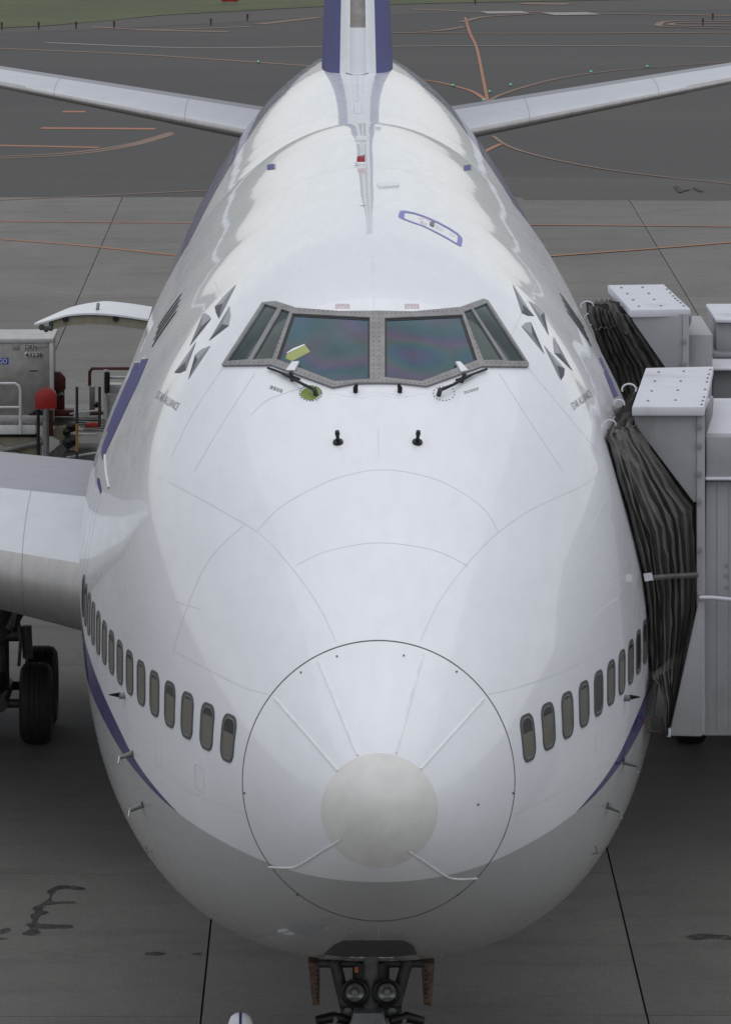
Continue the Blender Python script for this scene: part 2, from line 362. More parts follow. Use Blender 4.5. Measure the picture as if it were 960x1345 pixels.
for i in range(len(XE) - 1):
    me = None
    for j in range(len(YE) - 1):
        hx, hy = (XE[i + 1] - XE[i]) / 2 - 0.012, (YE[j + 1] - YE[j]) / 2 - 0.009
        loc = ((XE[i + 1] + XE[i]) / 2, (YE[j + 1] + YE[j]) / 2, random.uniform(-0.002, 0.002))
        if me is None or j == len(YE) - 2:
            o = box('concrete_slab', -hx, hx, -hy, hy, -0.05, 0.0, M['slab']); me = o.data
        else:
            o = bpy.data.objects.new('concrete_slab', me); COL.objects.link(o)
        o.location = loc; o.parent = apron
taxi = sheet('taxiway', [(-2500, YB), (2500, YB), (2500, 4800), (-2500, 4800)], M['asphalt'], 0.0)
def gpx(pts, z): return [(atZ(x, y, z).x, atZ(x, y, z).y) for x, y in pts]
gz = 0.02
g1 = gpx([(-30, 37), (60, 33), (150, 25.5), (210, 19), (300, 14), (425, 7.5), (560, 3.5), (700, 1.0), (800, -1), (1000, -4)], gz)
tag(mesh_obj('grass', [(x, y, gz) for x, y in g1] + [(600, 3000, gz), (-900, 3000, gz), (-900, g1[0][1], gz)], [tuple(range(len(g1) + 3))], M['grass']), 'short green grass field beyond the far taxiway', 'grass', kind='stuff')
sheet('taxiway_shoulder', gpx([(-30, 44), (100, 39), (260, 31), (430, 21), (560, 17), (700, 15), (960, 12), (1000, 12), (1000, -3), (800, 0), (560, 4.5), (425, 8.5), (210, 20), (60, 34), (-30, 38)], 0.006), M['asphalt_pale'], 0.006)
sheet('taxiway_patch', gpx([(690, 262), (960, 262.5), (1000, 262.5), (1000, 235), (640, 232)], 0.004), M['asphalt_pale'], 0.004)
NLINE = [0]
def marking(px, wid, m, sub=6, name='taxiway_marking'):
    pts = smoothline(px, sub) if len(px) > 2 else resample(px, 40)
    z = 0.008 + 0.0007 * NLINE[0]; NLINE[0] += 1
    P = [atZ(x, y, z) for x, y in pts]; V = []; Fc = []
    for i, p in enumerate(P):
        t = (P[min(i + 1, len(P) - 1)] - P[max(i - 1, 0)]); t.z = 0; t.normalize(); s = Vector((-t.y, t.x, 0)) * wid / 2
        V += [p + s, p - s]
        if i: Fc.append((2 * i - 2, 2 * i - 1, 2 * i + 1, 2 * i))
    o = mesh_obj(name, V, Fc, m); tag(o, kind='structure'); return o
LN, LF, LW = M['line'], M['linefaint'], M['linewhite']
for px, wd, m in [
    ([(-20, 190), (60, 191.5), (130, 193)], .55, LN), ([(-20, 208), (70, 204), (130, 198), (180, 189), (228, 175)], .28, LF), ([(-20, 205.5), (70, 201.5), (130, 195.5), (180, 186.5), (226, 173)], .28, LF),
    ([(54, 167.5), (204, 168.5)], .75, LN), ([(82, 146), (112, 146)], .8, LN), ([(-20, 263), (130, 256), (280, 249)], .22, LF),
    ([(-20, 290), (120, 291), (300, 292.5)], .22, LN), ([(-20, 312), (110, 322), (260, 338)], .22, LN),
    ([(-20, 62), (150, 69), (250, 75), (440, 88)], .45, LF), ([(60, 55), (250, 62), (430, 60)], .4, LW), ([(180, 38), (240, 39.5), (300, 41)], .8, LF), ([(340, 31), (390, 25), (420, 22)], .6, LF),
    ([(120, 34), (200, 38), (330, 34)], .5, LF),
    ([(611, 22), (617, 42), (626, 62), (633, 95), (638, 120), (641, 134), (642, 141)], .13, LN),
    ([(530, 101), (555, 104), (575, 107), (600, 113), (622, 120), (641, 133)], .2, LN), ([(641, 133), (650, 127), (665, 121), (690, 113), (730, 103), (780, 95), (850, 88), (980, 79)], .2, LF),
    ([(630, 202), (645, 194), (658, 188)], .2, LN), ([(648, 178), (660, 187), (680, 196), (720, 207), (780, 219), (850, 229), (980, 243)], .16, LF),
    ([(690, 338), (840, 327), (980, 316)], .22, LN), ([(690, 294.5), (830, 295.5), (980, 297)], .2, LN),
    ([(505, 42), (700, 43), (980, 41.5)], .5, LF), ([(505, 60), (700, 59), (980, 60.5)], .3, LW), ([(540, 11), (620, 14), (700, 15), (980, 20)], .6, LF),
    ([(607, 28), (630, 22), (660, 19.5), (700, 17)], .4, LF), ([(611, 34), (580, 39), (550, 41)], .4, LF),
    ([(980, 27), (900, 26), (872, 28), (866, 31), (875, 34), (980, 37)], .4, LF), ([(980, 29.5), (900, 29), (880, 31), (905, 33), (980, 33.5)], .4, LF),
    ([(635, 15.5), (690, 15)], 2.2, LW), ([(720, 17.5), (780, 16.5)], 2.4, LW), ([(684, 3.5), (747, 4.5)], 1.5, LF),
    ([(888, 244), (894, 252)], .16, M['joint']), ([(912, 246), (922, 251)], .16, M['joint']), ([(897, 250), (905, 248)], .16, M['joint'])]:
    marking(px, wd, m)
# oil stains on the near slabs, each with its own shape
def stain(px, z=0.006):
    px = smoothline(list(px) + [px[0]], 4)[:-1]
    P = [atZ(x + random.uniform(-.5, .5), y + random.uniform(-.3, .3), z) for x, y in px]; o = mesh_obj('oil_stain', P, [tuple(range(len(P)))], M['stain'], apron); return o
def zs(pts): return [(x * 0.35417, 1000 + y * 0.35417) for x, y in pts]
stain(zs([(80, 640), (110, 620), (95, 605), (120, 598), (112, 575), (130, 560), (120, 545), (160, 525), (185, 500), (175, 480), (230, 460), (310, 468), (305, 478), (230, 475), (200, 490), (195, 520), (275, 520), (270, 528), (190, 532), (155, 550), (180, 560), (150, 575), (140, 600), (185, 605), (265, 608), (262, 620), (190, 622), (140, 622), (155, 640), (100, 647)]))
stain(zs([(0, 625), (30, 618), (42, 630), (10, 640), (0, 640)])); stain(zs(ellipse(575, 714, 40, 7, 12))); stain(zs([(0, 655), (30, 658), (0, 663)]))
stain(zs([(700, 714), (745, 712), (740, 720)]))
def zr(pts): return [(640 + x / 3, 1000 + y / 3) for x, y in pts]
stain(zr([(770, 696), (830, 680), (900, 684), (960, 690), (960, 706), (900, 700), (820, 706)]))
# taxiway centre lights and red edge markers
def gl_mat():
    m, nt, b = newmat('green_light'); b.inputs['Base Color'].default_value = (0.02, 0.3, 0.2, 1); b.inputs['Emission Color'].default_value = (0.05, 0.9, 0.6, 1); b.inputs['Emission Strength'].default_value = 0.6; return m
M['greenlight'] = gl_mat()
for (x, y), lab in zip([(595, 112), (670.5, 111), (643, 120), (635, 131.5), (776, 94), (850, 87), (339, 81)],
                       ['green taxiway light on the curved line left of the thick orange line', 'green taxiway light on the right-hand curve nearest the fork', 'green taxiway light just right of the thick orange line at the fork', 'green taxiway light just below the fork beside the tailplane',
                        'green taxiway light midway along the right-hand curved line', 'rightmost green taxiway light on the far curved line', 'lone green taxiway light left of the tail fin']):
    p = atZ(x, y, 0.05)
    t = empty('taxiway_light', (p.x, p.y, 0.03), lab, 'light', 'green taxiway centre lights')
    lathe('base_ring', [(0.09, 0.0), (0.09, 0.04), (0.07, 0.05), (0, 0.05)], (p.x, p.y, 0.03), (0, 0, 1), M['steel'], t, 12)
    lathe('lens', [(0.042, 0.05), (0.04, 0.08), (0, 0.09)], (p.x, p.y, 0.03), (0, 0, 1), M['greenlight'], t, 12)
for (x, y), lab in zip([(2.5, 38), (51, 37.5), (100, 37), (150, 36.5), (277, 33), (325, 27), (923, 33), (936, 26), (624, 5)],
                       ['leftmost small red edge marker below the grass', 'second small red edge marker from the left below the grass', 'third small red edge marker from the left below the grass', 'fourth small red edge marker from the left below the grass', 'small edge marker on the shoulder well left of the fin',
                        'small edge marker on the shoulder nearest the fin on its left', 'nearer small marker inside the far right painted loop', 'farther small marker inside the far right painted loop', 'lone small marker at the top edge right of the fin']):
    p = atZ(x, y, 0.0)
    t = empty('edge_marker', (p.x, p.y, 0.0), lab, 'marker', 'red edge markers beside the far taxiway')
    tube('post', [(p.x, p.y, 0.0), (p.x, p.y, 0.2)], 0.04, M['darkgrey'], t, 8); tube('head', [(p.x, p.y, 0.19), (p.x, p.y, 0.36)], 0.055, M['darkred'], t, 8)
p = atZ(302, 5, 0)
t = empty('taxiway_sign', (p.x, p.y, 0), 'red taxiway sign standing in the grass at the top edge', 'sign')
box('panel', p.x - .45, p.x + .45, p.y - .06, p.y + .06, .15, .8, M['red'], t, .02)
for s in (-.3, .3): tube('leg', [(p.x + s, p.y, 0), (p.x + s, p.y, .2)], .03, M['steel'], t, 6)

# ------------------------------------------------------------------ the airliner
air = empty('airliner', (0, 30, 0), 'white wide-body jet airliner with blue stripe parked nose-on at the gate', 'airplane')
def spl(xs, ys):
    n = len(xs); h = [xs[i + 1] - xs[i] for i in range(n - 1)]; dl = [(ys[i + 1] - ys[i]) / h[i] for i in range(n - 1)]
    m = [dl[0]] + [0.0] * (n - 2) + [dl[-1]]
    for i in range(1, n - 1): m[i] = (dl[i - 1] * h[i] + dl[i] * h[i - 1]) / (h[i] + h[i - 1])
    def f(x):
        if x <= xs[0]: return ys[0]
        if x >= xs[-1]: return ys[-1]
        i = 0
        while x > xs[i + 1]: i += 1
        t = (x - xs[i]) / h[i]
        return (2 * t ** 3 - 3 * t * t + 1) * ys[i] + (t ** 3 - 2 * t * t + t) * h[i] * m[i] + (-2 * t ** 3 + 3 * t * t) * ys[i + 1] + (t ** 3 - t * t) * h[i] * m[i + 1]
    return f
ZN = 5.15
gw = spl([0, 1.5, 2.2, 3, 4, 5, 6, 7, 8.4, 10, 12], [1.14, 1.14, 1.16, 1.22, 1.265, 1.28, 1.265, 1.235, 1.175, 1.085, .9633])
gt = spl([0, 1.2, 2.7, 4.2, 5.2, 6.5, 8], [1.25, 1.63, 2.31, 2.97, 3.36, 3.16, 2.76])
gb = spl([0, 1.4, 3.5, 5.5, 8, 10, 12], [1.25, 1.44, 1.45, 1.36, 1.08, .89, .75])
ztA = spl([8, 10, 13, 17, 21, 24, 27, 30, 33, 38, 50, 58, 64, 68], [9.849, 9.92, 9.95, 9.96, 9.95, 9.86, 9.55, 9.12, 8.86, 8.78, 8.8, 8.7, 8.45, 8.1])
zbA = spl([12, 16, 40, 45, 50, 56, 62, 68], [2.15, 2.12, 2.12, 2.35, 3.0, 4.3, 5.7, 7.2])
wA = spl([12, 15, 20, 30, 40, 45, 50, 56, 62, 68], [3.40, 3.47, 3.46, 3.39, 3.32, 3.18, 2.9, 2.33, 1.4, .25])
fp = spl([0, 1.5, 3.2, 4.8, 6.5, 9, 12, 16, 20, 30, 40], [2, 2, 2.4, 3.0, 2.4, 1.8, 1.48, 1.32, 1.34, 1.55, 1.75])
fq = spl([0, 1.5, 3.2, 4.8, 6.5, 9, 12], [2, 2, 2.2, 2.4, 2.2, 2.02, 2])
fn = spl([0, 1.5, 4, 7, 12, 30], [2, 2.05, 2.4, 2.6, 2.5, 2.4])
fc = spl([0, 5, 8, 11, 14, 20, 30, 45, 68], [5.15, 5.22, 5.4, 5.75, 5.9, 5.7, 5.4, 5.4, 7.7])
def sec(a):
    return ((gw(a) * a) ** .5 if a < 12 else wA(a), ZN + (gt(a) * a) ** .5 if a < 8 else ztA(a), ZN - (gb(a) * a) ** .5 if a < 12 else zbA(a), fc(a), fp(a), fq(a), fn(a))
NH = 84                                     # points up one side
def section(a):
    ww, zt, zb, zc, pp, qq, nn = sec(a); P = []
    for k in range(NH + 1):
        th = PI * k / NH; s, c = math.sin(th), -math.cos(th)
        if c < 0: P.append((ww * max(0, s) ** (2 / nn), zc - (zc - zb) * (-c) ** (2 / nn)))
        else:
            t = min(1, c ** (2 / pp)); P.append((ww * max(0, 1 - t ** pp) ** (1 / qq), zc + (zt - zc) * t))
    P[0] = (0, zb); P[NH] = (0, zt)
    return P
ST = [3 * (k / 34) ** 2 for k in range(1, 35)] + [3 + 0.11 * k for k in range(1, 101)] + [14 + 0.3 * k for k in range(1, 181)]
FV = [Vector((0, 0, ZN))]; FF = []
NR = 2 * NH
for a in ST:
    P = section(a)
    ring = [(P[k][0], a, P[k][1]) for k in range(NH + 1)] + [(-P[k][0], a, P[k][1]) for k in range(NH - 1, 0, -1)]
    FV += [Vector(q) for q in ring]
for k in range(NR): FF.append((0, 1 + (k + 1) % NR, 1 + k))
for i in range(len(ST) - 1):
    b0, b1 = 1 + i * NR, 1 + (i + 1) * NR
    for k in range(NR): FF.append((b0 + k, b0 + (k + 1) % NR, b1 + (k + 1) % NR, b1 + k))
FV.append(Vector((0, ST[-1] + 0.2, fc(68)))); e0 = 1 + (len(ST) - 1) * NR
for k in range(NR): FF.append((e0 + k, e0 + (k + 1) % NR, len(FV) - 1))
fus = mesh_obj('fuselage', FV, FF, M['paint'], air, smooth=True)
_c = fus.data.polygons[2000]
if _c.normal.dot(Vector((_c.center.x, 0, _c.center.z - 5.3))) < 0: fus.data.flip_normals()
fus.data.update()
VN = [v.normal.copy() for v in fus.data.vertices]
TRI = []
for f in FF:
    if len(f) == 3: TRI.append(f)
    else: TRI += [(f[0], f[1], f[2]), (f[0], f[2], f[3])]
BVH = BVHTree.FromPolygons(FV, TRI)
def bary(p, n, idx):
    a, b, c = TRI[idx]; A, B, Cc = FV[a], FV[b], FV[c]
    v0, v1, v2 = B - A, Cc - A, p - A; d00, d01, d11, d20, d21 = v0.dot(v0), v0.dot(v1), v1.dot(v1), v2.dot(v0), v2.dot(v1)
    den = d00 * d11 - d01 * d01
    if abs(den) < 1e-14: return n
    v = (d11 * d20 - d01 * d21) / den; u = (d00 * d21 - d01 * d20) / den
    r = VN[a] * (1 - v - u) + VN[b] * v + VN[c] * u
    return r.normalized() if r.length > 1e-6 else n
def onpx(x, y):
    d = pray(x, y); p, n, i, _ = BVH.ray_cast(CAMLOC, d)
    if p is None: p, n, i, _ = BVH.find_nearest(CAMLOC + d * 61.0)
    return p, bary(p, n, i)
def onlocal(org, u, v, n):
    def f(s, t):
        o = org + u * s + v * t + n * 0.6; p, nn, i, _ = BVH.ray_cast(o, -n, 1.6)
        if p is None: p, nn, i, _ = BVH.find_nearest(org + u * s + v * t)
        return p, bary(p, nn, i)
    return f
def onside(a, z, side):                     # surface point at station a, height z
    o = Vector((side * 8, a, z)); p, n, i, _ = BVH.ray_cast(o, Vector((-side, 0, 0))); return p, bary(p, n, i)
def inpoly(x, y, P):
    r = False; j = len(P) - 1
    for i in range(len(P)):
        if (P[i][1] > y) != (P[j][1] > y) and x < (P[j][0] - P[i][0]) * (y - P[i][1]) / (P[j][1] - P[i][1]) + P[i][0]: r = not r
        j = i
    return r
def patch(name, outer, m, parent, off, fmap=onpx, holes=(), step=8.0, skirt=0.0):
    outer = resample(list(outer) + [outer[0]], step)[:-1]; hs_ = [resample(list(h) + [h[0]], step)[:-1] for h in holes]
    V = []; E_ = []
    for loop in [outer] + hs_:
        b = len(V); V += [Vector(q[:2]) for q in loop]; E_ += [(b + i, b + (i + 1) % len(loop)) for i in range(len(loop))]
    xs = [q[0] for q in outer]; ys = [q[1] for q in outer]; x = min(xs) + step * 0.37
    while x < max(xs):
        y = min(ys) + step * 0.41
        while y < max(ys):
            if inpoly(x, y, outer) and not any(inpoly(x, y, h) for h in hs_): V.append(Vector((x, y)))
            y += step
        x += step
    cv, ce, cf, ov, oe, of = delaunay_2d_cdt(V, E_, [], 0, 1e-5)
    tris = []
    for f in cf:
        c = (cv[f[0]] + cv[f[1]] + cv[f[2]]) / 3
        if inpoly(c.x, c.y, outer) and not any(inpoly(c.x, c.y, h) for h in hs_): tris.append(tuple(f))
    used = sorted({i for t in tris for i in t}); mp = {i: k for k, i in enumerate(used)}
    P = [fmap(cv[i].x, cv[i].y) for i in used]; nrm = [q[1] for q in P]
    verts = [q[0] + q[1] * off for q in P]; faces = []
    for t in tris:
        a, b, c = (mp[i] for i in t); g = (verts[b] - verts[a]).cross(verts[c] - verts[a])
        faces.append((a, b, c) if g.dot(nrm[a]) > 0 else (a, c, b))
    ntop = len(faces)
    if skirt:
        cnt = {}
        for f in faces:
            for i in range(3):
                e = (f[i], f[(i + 1) % 3]); cnt[e] = 1
        for (a, b) in list(cnt):
            if (b, a) not in cnt:
                k = len(verts); verts += [verts[a].copy(), verts[b].copy(), verts[a] - nrm[a] * skirt, verts[b] - nrm[b] * skirt]
                nrm += [nrm[a]] * 4; faces.append((k + 1, k, k + 2, k + 3))
    o = mesh_obj(name, verts, faces, m, parent)
    me = o.data; sm = [True] * ntop + [False] * (len(faces) - ntop); me.polygons.foreach_set('use_smooth', sm)
    ln = []
    for pgon in me.polygons:
        for li in pgon.loop_indices:
            ln.append(nrm[me.loops[li].vertex_index] if pgon.index < ntop else pgon.normal)
    me.normals_split_custom_set(ln)
    return o
def ribbon(name, px, wid, m, parent, off=0.0025, sub=6, fmap=onpx, thick=0.0, step=6):
    pts = smoothline(px, sub) if len(px) > 2 else resample(px, step)
    P = [fmap(x, y) for x, y in pts]; V = []; Fc = []
    for i, (p, n) in enumerate(P):
        t = P[min(i + 1, len(P) - 1)][0] - P[max(i - 1, 0)][0]; s = n.cross(t); s.normalize(); s *= wid / 2
        V += [p + s * 1.0 + n * off, p - s * 1.0 + n * off]
        if i: Fc.append((2 * i - 1, 2 * i - 2, 2 * i, 2 * i + 1))
    if thick:
        k = len(V)
        for i, (p, n) in enumerate(P): V += [V[2 * i] - n * thick + (V[2 * i] - V[2 * i + 1]) * .3, V[2 * i + 1] - n * thick - (V[2 * i] - V[2 * i + 1]) * .3]
        for i in range(1, len(P)):
            Fc += [(2 * i - 2, k + 2 * i - 2, k + 2 * i, 2 * i), (2 * i + 1, k + 2 * i + 1, k + 2 * i - 1, 2 * i - 1)]
    return mesh_obj(name, V, Fc, m, parent)
def lift(x, y, off):
    p, n = onpx(x, y); return p + n * off

# radome, grey erosion cap, lightning strips
radome = patch('radome', ellipse(497.3, 1026, 177.5, 183, 120), M['paint'], air, 0.006, step=9, skirt=0.006)
ring = ellipse(497.3, 1026, 178.6, 184.2, 96); ring.append(ring[0])
ribbon('radome_seam', ring, 0.016, M['seam_dark'], air, 0.004, 3)
cap = patch('erosion_cap', ellipse(498.3, 1064.6, 76, 74.5, 64), M['cap'], radome, 0.009, step=7, skirt=0.003)
for px in ([(361, 917), (444, 1013)], [(419, 869), (470, 993)], [(555, 860), (520, 990)], [(635, 918), (552, 1011)],
           [(448, 1103), (425, 1117), (400, 1133), (383, 1140), (354, 1139)], [(536, 1118), (567, 1139), (587, 1152), (604, 1155), (626, 1154)]):
    ribbon('lightning_strip', px, 0.014, M['strip'], radome, 0.015, 6, thick=0.010)
for x, y in ((396, 884), (599, 883), (322, 1042), (673, 1042), (391, 1175), (601, 1175), (443, 863), (530, 862), (627, 1057)):
    patch('fastener', ellipse(x, y, 1.4, 1.4, 10), M['rivet'], radome, 0.011, step=3)
# skin joints
for px in ([(178, 610), (250, 648), (300, 676), (345, 704), (385, 748), (415, 790), (432, 822), (441, 843)], [(818, 606), (760, 640), (700, 668), (650, 703), (610, 745), (580, 785), (563, 818), (552, 842)],
           [(338, 697), (370, 665), (420, 637), (460, 623), (500, 617), (545, 622), (590, 637), (635, 668), (655, 700)], [(390, 742), (430, 724), (497, 713), (570, 723), (615, 744)],
           [(352, 912), (318, 902), (270, 878), (228, 855)], [(642, 912), (690, 900), (760, 872), (838, 818)], [(497, 560), (497, 600)], [(485, 236), (488, 300), (491, 405)],
           [(228, 855), (245, 800), (275, 735), (320, 690)], [(497, 1214), (497, 1240)], [(330, 545), (352, 525), (400, 508)], [(470, 160), (475, 200), (482, 236)],
           [(262, 800), (230, 790)], [(320, 460), (300, 405), (282, 370)], [(672, 440), (690, 400), (706, 372)], [(292, 484), (255, 540), (225, 600)], [(694, 484), (745, 545), (790, 600)],
           [(335, 490), (290, 560), (255, 620)], [(655, 490), (700, 560), (740, 620)], [(300, 1120), (330, 1170), (390, 1215)], [(690, 1118), (660, 1170), (610, 1212)], [(230, 1195), (300, 1225), (380, 1240)],
           [(200, 1000), (250, 1040), (325, 1070)], [(675, 1070), (745, 1035), (795, 1000)], [(412, 1155), (440, 1195), (497, 1212)]):
    ribbon('panel_seam', px, 0.0055, M['seam'], fus)
for a in (15.5, 24.5, 40.5):                   # skin joints round the rear crown
    for s in (-1, 1):
        V = []; Fc = []; pts = []
        P = section(a)
        for k in range(NH, NH // 2 + 8, -1):
            q = Vector((s * P[k][0], a, P[k][1])); _, n, i, _ = BVH.find_nearest(q); n = bary(q, n, i); pts.append(q + n * 0.003)
        for i, q in enumerate(pts):
            V += [q, q + Vector((0, 0.012, 0))]
            if i: Fc.append((2 * i - 2, 2 * i - 1, 2 * i + 1, 2 * i))
        mesh_obj('panel_seam', V, Fc, M['seam'], fus)

# flight deck windows: one frame each side of the centre post, flat-cornered panes
def z4(pts): return [(280 + x * 0.4375, 370 + y * 0.4375) for x, y in pts]
wl_ = z4([(240, 101), (470, 113), (470, 297), (365, 304), (193, 237)]); wr_ = z4([(515, 115), (745, 105), (790, 240), (625, 304), (515, 292)])
s3l = z4([(158, 73), (196, 84), (108, 238), (46, 243)]); s2l = z4([(208, 88), (232, 96), (180, 236), (120, 239)])
s3r = z4([(778, 86), (818, 70), (932, 243), (880, 243)]); s2r = z4([(750, 96), (772, 88), (868, 240), (808, 240)])
frm = z4([(30, 253), (150, 68), (190, 64), (250, 84), (380, 94), (493, 93), (600, 95), (740, 82), (808, 57), (822, 62), (943, 250), (942, 259), (806, 258), (640, 318), (560, 309), (493, 308), (430, 309), (360, 322), (176, 254), (30, 255)])
frame = patch('windshield_frame', frm, M['frame'], air, 0.030, holes=[wl_, wr_, s3l, s2l, s3r, s2r], step=6, skirt=0.030)
def shrink(P, k, dy=0):
    cx = sum(q[0] for q in P) / len(P); cy = sum(q[1] for q in P) / len(P); return [(cx + (x - cx) * k, cy + (y - cy) * k) for x, y in P]
for P, mm, nm in ((wl_, 'windshield', 'windshield_pane'), (wr_, 'windshield', 'windshield_pane'), (s3l, 'sideglass', 'side_pane'), (s2l, 'sideglass', 'side_pane'), (s3r, 'sideglass', 'side_pane'), (s2r, 'sideglass', 'side_pane')):
    if mm == 'windshield':
        patch('pane_gasket', P, M['gasket'], frame, 0.014, holes=[shrink(P, 0.95)], step=6, skirt=0.008)
        pane = patch(nm, shrink(P, 0.957), M[mm], frame, 0.009, step=6)
        if P is wl_:
            patch('paper_sheet', z4([(218, 232), (222, 218), (276, 192), (292, 212), (238, 240)]), M['yellow'], frame, 0.0105, step=5); patch('paper_sheet', z4([(222, 214), (240, 202), (276, 188), (275, 192), (222, 217)]), M['strip'], frame, 0.0107, step=5)
    else: pane = patch(nm, P, M[mm], frame, 0.010, step=6)
tag(frame, 'grey riveted frame round the flight deck windows')
def rivets(px, gap, r=0.0065, parent=None, off=0.031):
    pts = resample(px, 1.0); acc = gap; bm = bmesh.new()
    for i in range(1, len(pts)):
        acc += math.dist(pts[i], pts[i - 1])
        if acc >= gap:
            acc = 0; p, n = onpx(*pts[i]); add_lathe(bm, [(r, 0), (r * .7, r * .5), (0, r * .5)], p + n * off, n, 6)
    o = bm_obj('rivets', bm, M['rivet'], parent or frame); tag(o, kind='stuff')
for px in (z4([(480, 100), (482, 300)]), z4([(498, 100), (498, 300)]), z4([(260, 92), (475, 101)]), z4([(505, 102), (735, 93)]), z4([(185, 247), (360, 314)]), z4([(365, 314), (475, 304)]), z4([(505, 302), (625, 312)]), z4([(632, 312), (798, 250)]),
           z4([(226, 110), (184, 236)]), z4([(760, 110), (800, 240)]), z4([(40, 248), (170, 247)]), z4([(815, 248), (935, 251)])): rivets(px, 5.2)
for px in (z4([(255, 87), (370, 88)]), z4([(620, 86), (740, 76)]), z4([(350, 335), (440, 350), (493, 338), (550, 350), (640, 335)]), z4([(410, 345), (490, 330), (580, 345)])): rivets(px, 3.6, 0.0035, fus, 0.001)
# wipers, deflector tabs, primer patch
for sgn, bl, arm, tab in ((-1, [(353, 485.5), (394.5, 500.5)], [(367, 492), (384, 500), (400, 511), (415, 518.5)], [(385, 479), (394, 478.5), (388, 490.5), (377, 490)]),
                          (1, [(638, 487), (598, 502)], [(624, 493), (606, 502), (592, 512), (576, 519)], [(597, 479), (603, 479), (613, 490), (604, 492)])):
    wp = tube('wiper', [lift(x, y, 0.045) for x, y in arm[:2]] + [lift(x, y, 0.07) for x, y in arm[2:]], [0.009, 0.016, 0.015, 0.02], M['black'], air)
    tube('wiper_blade', [lift(x, y, 0.03) for x, y in resample(bl, 12)], 0.013, M['black'], wp, 8)
    tube('wiper_pivot', [lift(arm[1][0], arm[1][1], 0.0), lift(arm[1][0] + 1, arm[1][1] - 3, 0.10)], 0.02, M['darkgrey'], wp, 8)
    tube('wiper_hinge', [lift(arm[3][0], arm[3][1], 0.0), lift(arm[3][0], arm[3][1], 0.085)], 0.026, M['darkgrey'], wp, 8)
    patch('deflector_tab', tab, M['white'], air, 0.05, step=4, skirt=0.03)
def z8(pts): return [(330 + x * 0.125, 470 + y * 0.125) for x, y in pts]
gpatch = patch('access_plate', z8([(513, 390), (530, 350), (590, 300), (640, 290), (700, 305), (742, 345), (722, 392), (680, 428), (630, 447), (560, 432)]), M['green'], air, 0.004, step=3)
tag(gpatch, 'round plate with bare green primer under the wiper pivot')
patch('plate_scrap', z8([(570, 315), (620, 298), (668, 315), (690, 372), (640, 350)]), M['white'], air, 0.007, step=3)
er = ellipse(583, 516.5, 14, 9.5, 30); er.append(er[0]); rivets(er, 4.0, 0.008, fus, 0.002)
er = ellipse(408, 516.5, 14.5, 10, 30); er.append(er[0]); rivets(er, 3.2, 0.008, fus, 0.004)
for x, y in ((444, 581), (548, 581)):
    p, n = onpx(x, y); q = lathe('air_data_probe', [(0.055, 0.001), (0.05, 0.018), (0.022, 0.02), (0.018, 0.07), (0.026, 0.10), (0.022, 0.135), (0, 0.14)], p, (n + Vector((0, -0.2, 0.9))).normalized(), M['black'], air, 14)
for x, y, d in ((467, 515, -1), (525, 515, 1)):
    p, n = onpx(x, y); tube('washer_nozzle', [p, p + n * 0.04 + Vector((0, 0.01, 0.01)), p + n * 0.045 + Vector((-d * .015, 0.0, 0.05))], [0.024, 0.026, 0.014], M['black'], air, 10)
# small printed notices (too fine to read in the photograph: rows of fine strokes)
def notice(cx, cy, wd, ht, rows, m, ang=0.0):
    for r in range(rows):
        x = -wd / 2
        while x < wd / 2 - 1:
            l = random.uniform(1.5, 4.0); y = -ht / 2 + ht * (r + .5) / rows
            a, b = (x, y), (min(x + l, wd / 2), y); rot = lambda q: (cx + q[0] * math.cos(ang) - q[1] * math.sin(ang), cy + q[0] * math.sin(ang) + q[1] * math.cos(ang))
            ribbon('notice_print', [rot(a), rot(b)], 0.009, m, fus, 0.003, step=4); x += l + 0.9
notice(450, 402, 19, 7, 4, M['printred']); notice(541, 402, 19, 7, 4, M['printred'])
notice(363, 511, 17, 5, 3, M['print'], 0.35); notice(619, 513, 20, 4, 2, M['print'], -0.28)

# star logo and lettering on both cheeks
def zL(pts): return [(190 + x * 0.15625, 360 + y * 0.15625) for x, y in pts]
def zR(pts): return [(650 + x * 0.15625, 360 + y * 0.15625) for x, y in pts]
LOGO_L = [('l', [(770, 85), (690, 160), (595, 268), (657, 245)]), ('m', [(770, 85), (628, 372), (657, 245)]), ('d', [(590, 270), (657, 245), (637, 318), (625, 375), (600, 325)]),
          ('m', [(715, 268), (655, 420), (540, 560)]), ('l', [(715, 268), (720, 360), (708, 432), (655, 420)]), ('d', [(540, 562), (655, 420), (708, 432)]),
          ('m', [(490, 335), (478, 440), (378, 605)]), ('l', [(490, 335), (510, 328), (540, 345), (560, 372), (478, 440)]), ('d', [(560, 375), (478, 440), (378, 605)]),
          ('l', [(435, 565), (343, 738), (250, 828)]), ('m', [(435, 565), (343, 738), (347, 805)]), ('d', [(250, 828), (343, 738), (347, 808), (300, 830)]),
          ('l', [(555, 602), (480, 630), (425, 678), (447, 718)]), ('m', [(555, 602), (447, 718), (368, 885)]), ('d', [(425, 678), (447, 718), (368, 885)])]
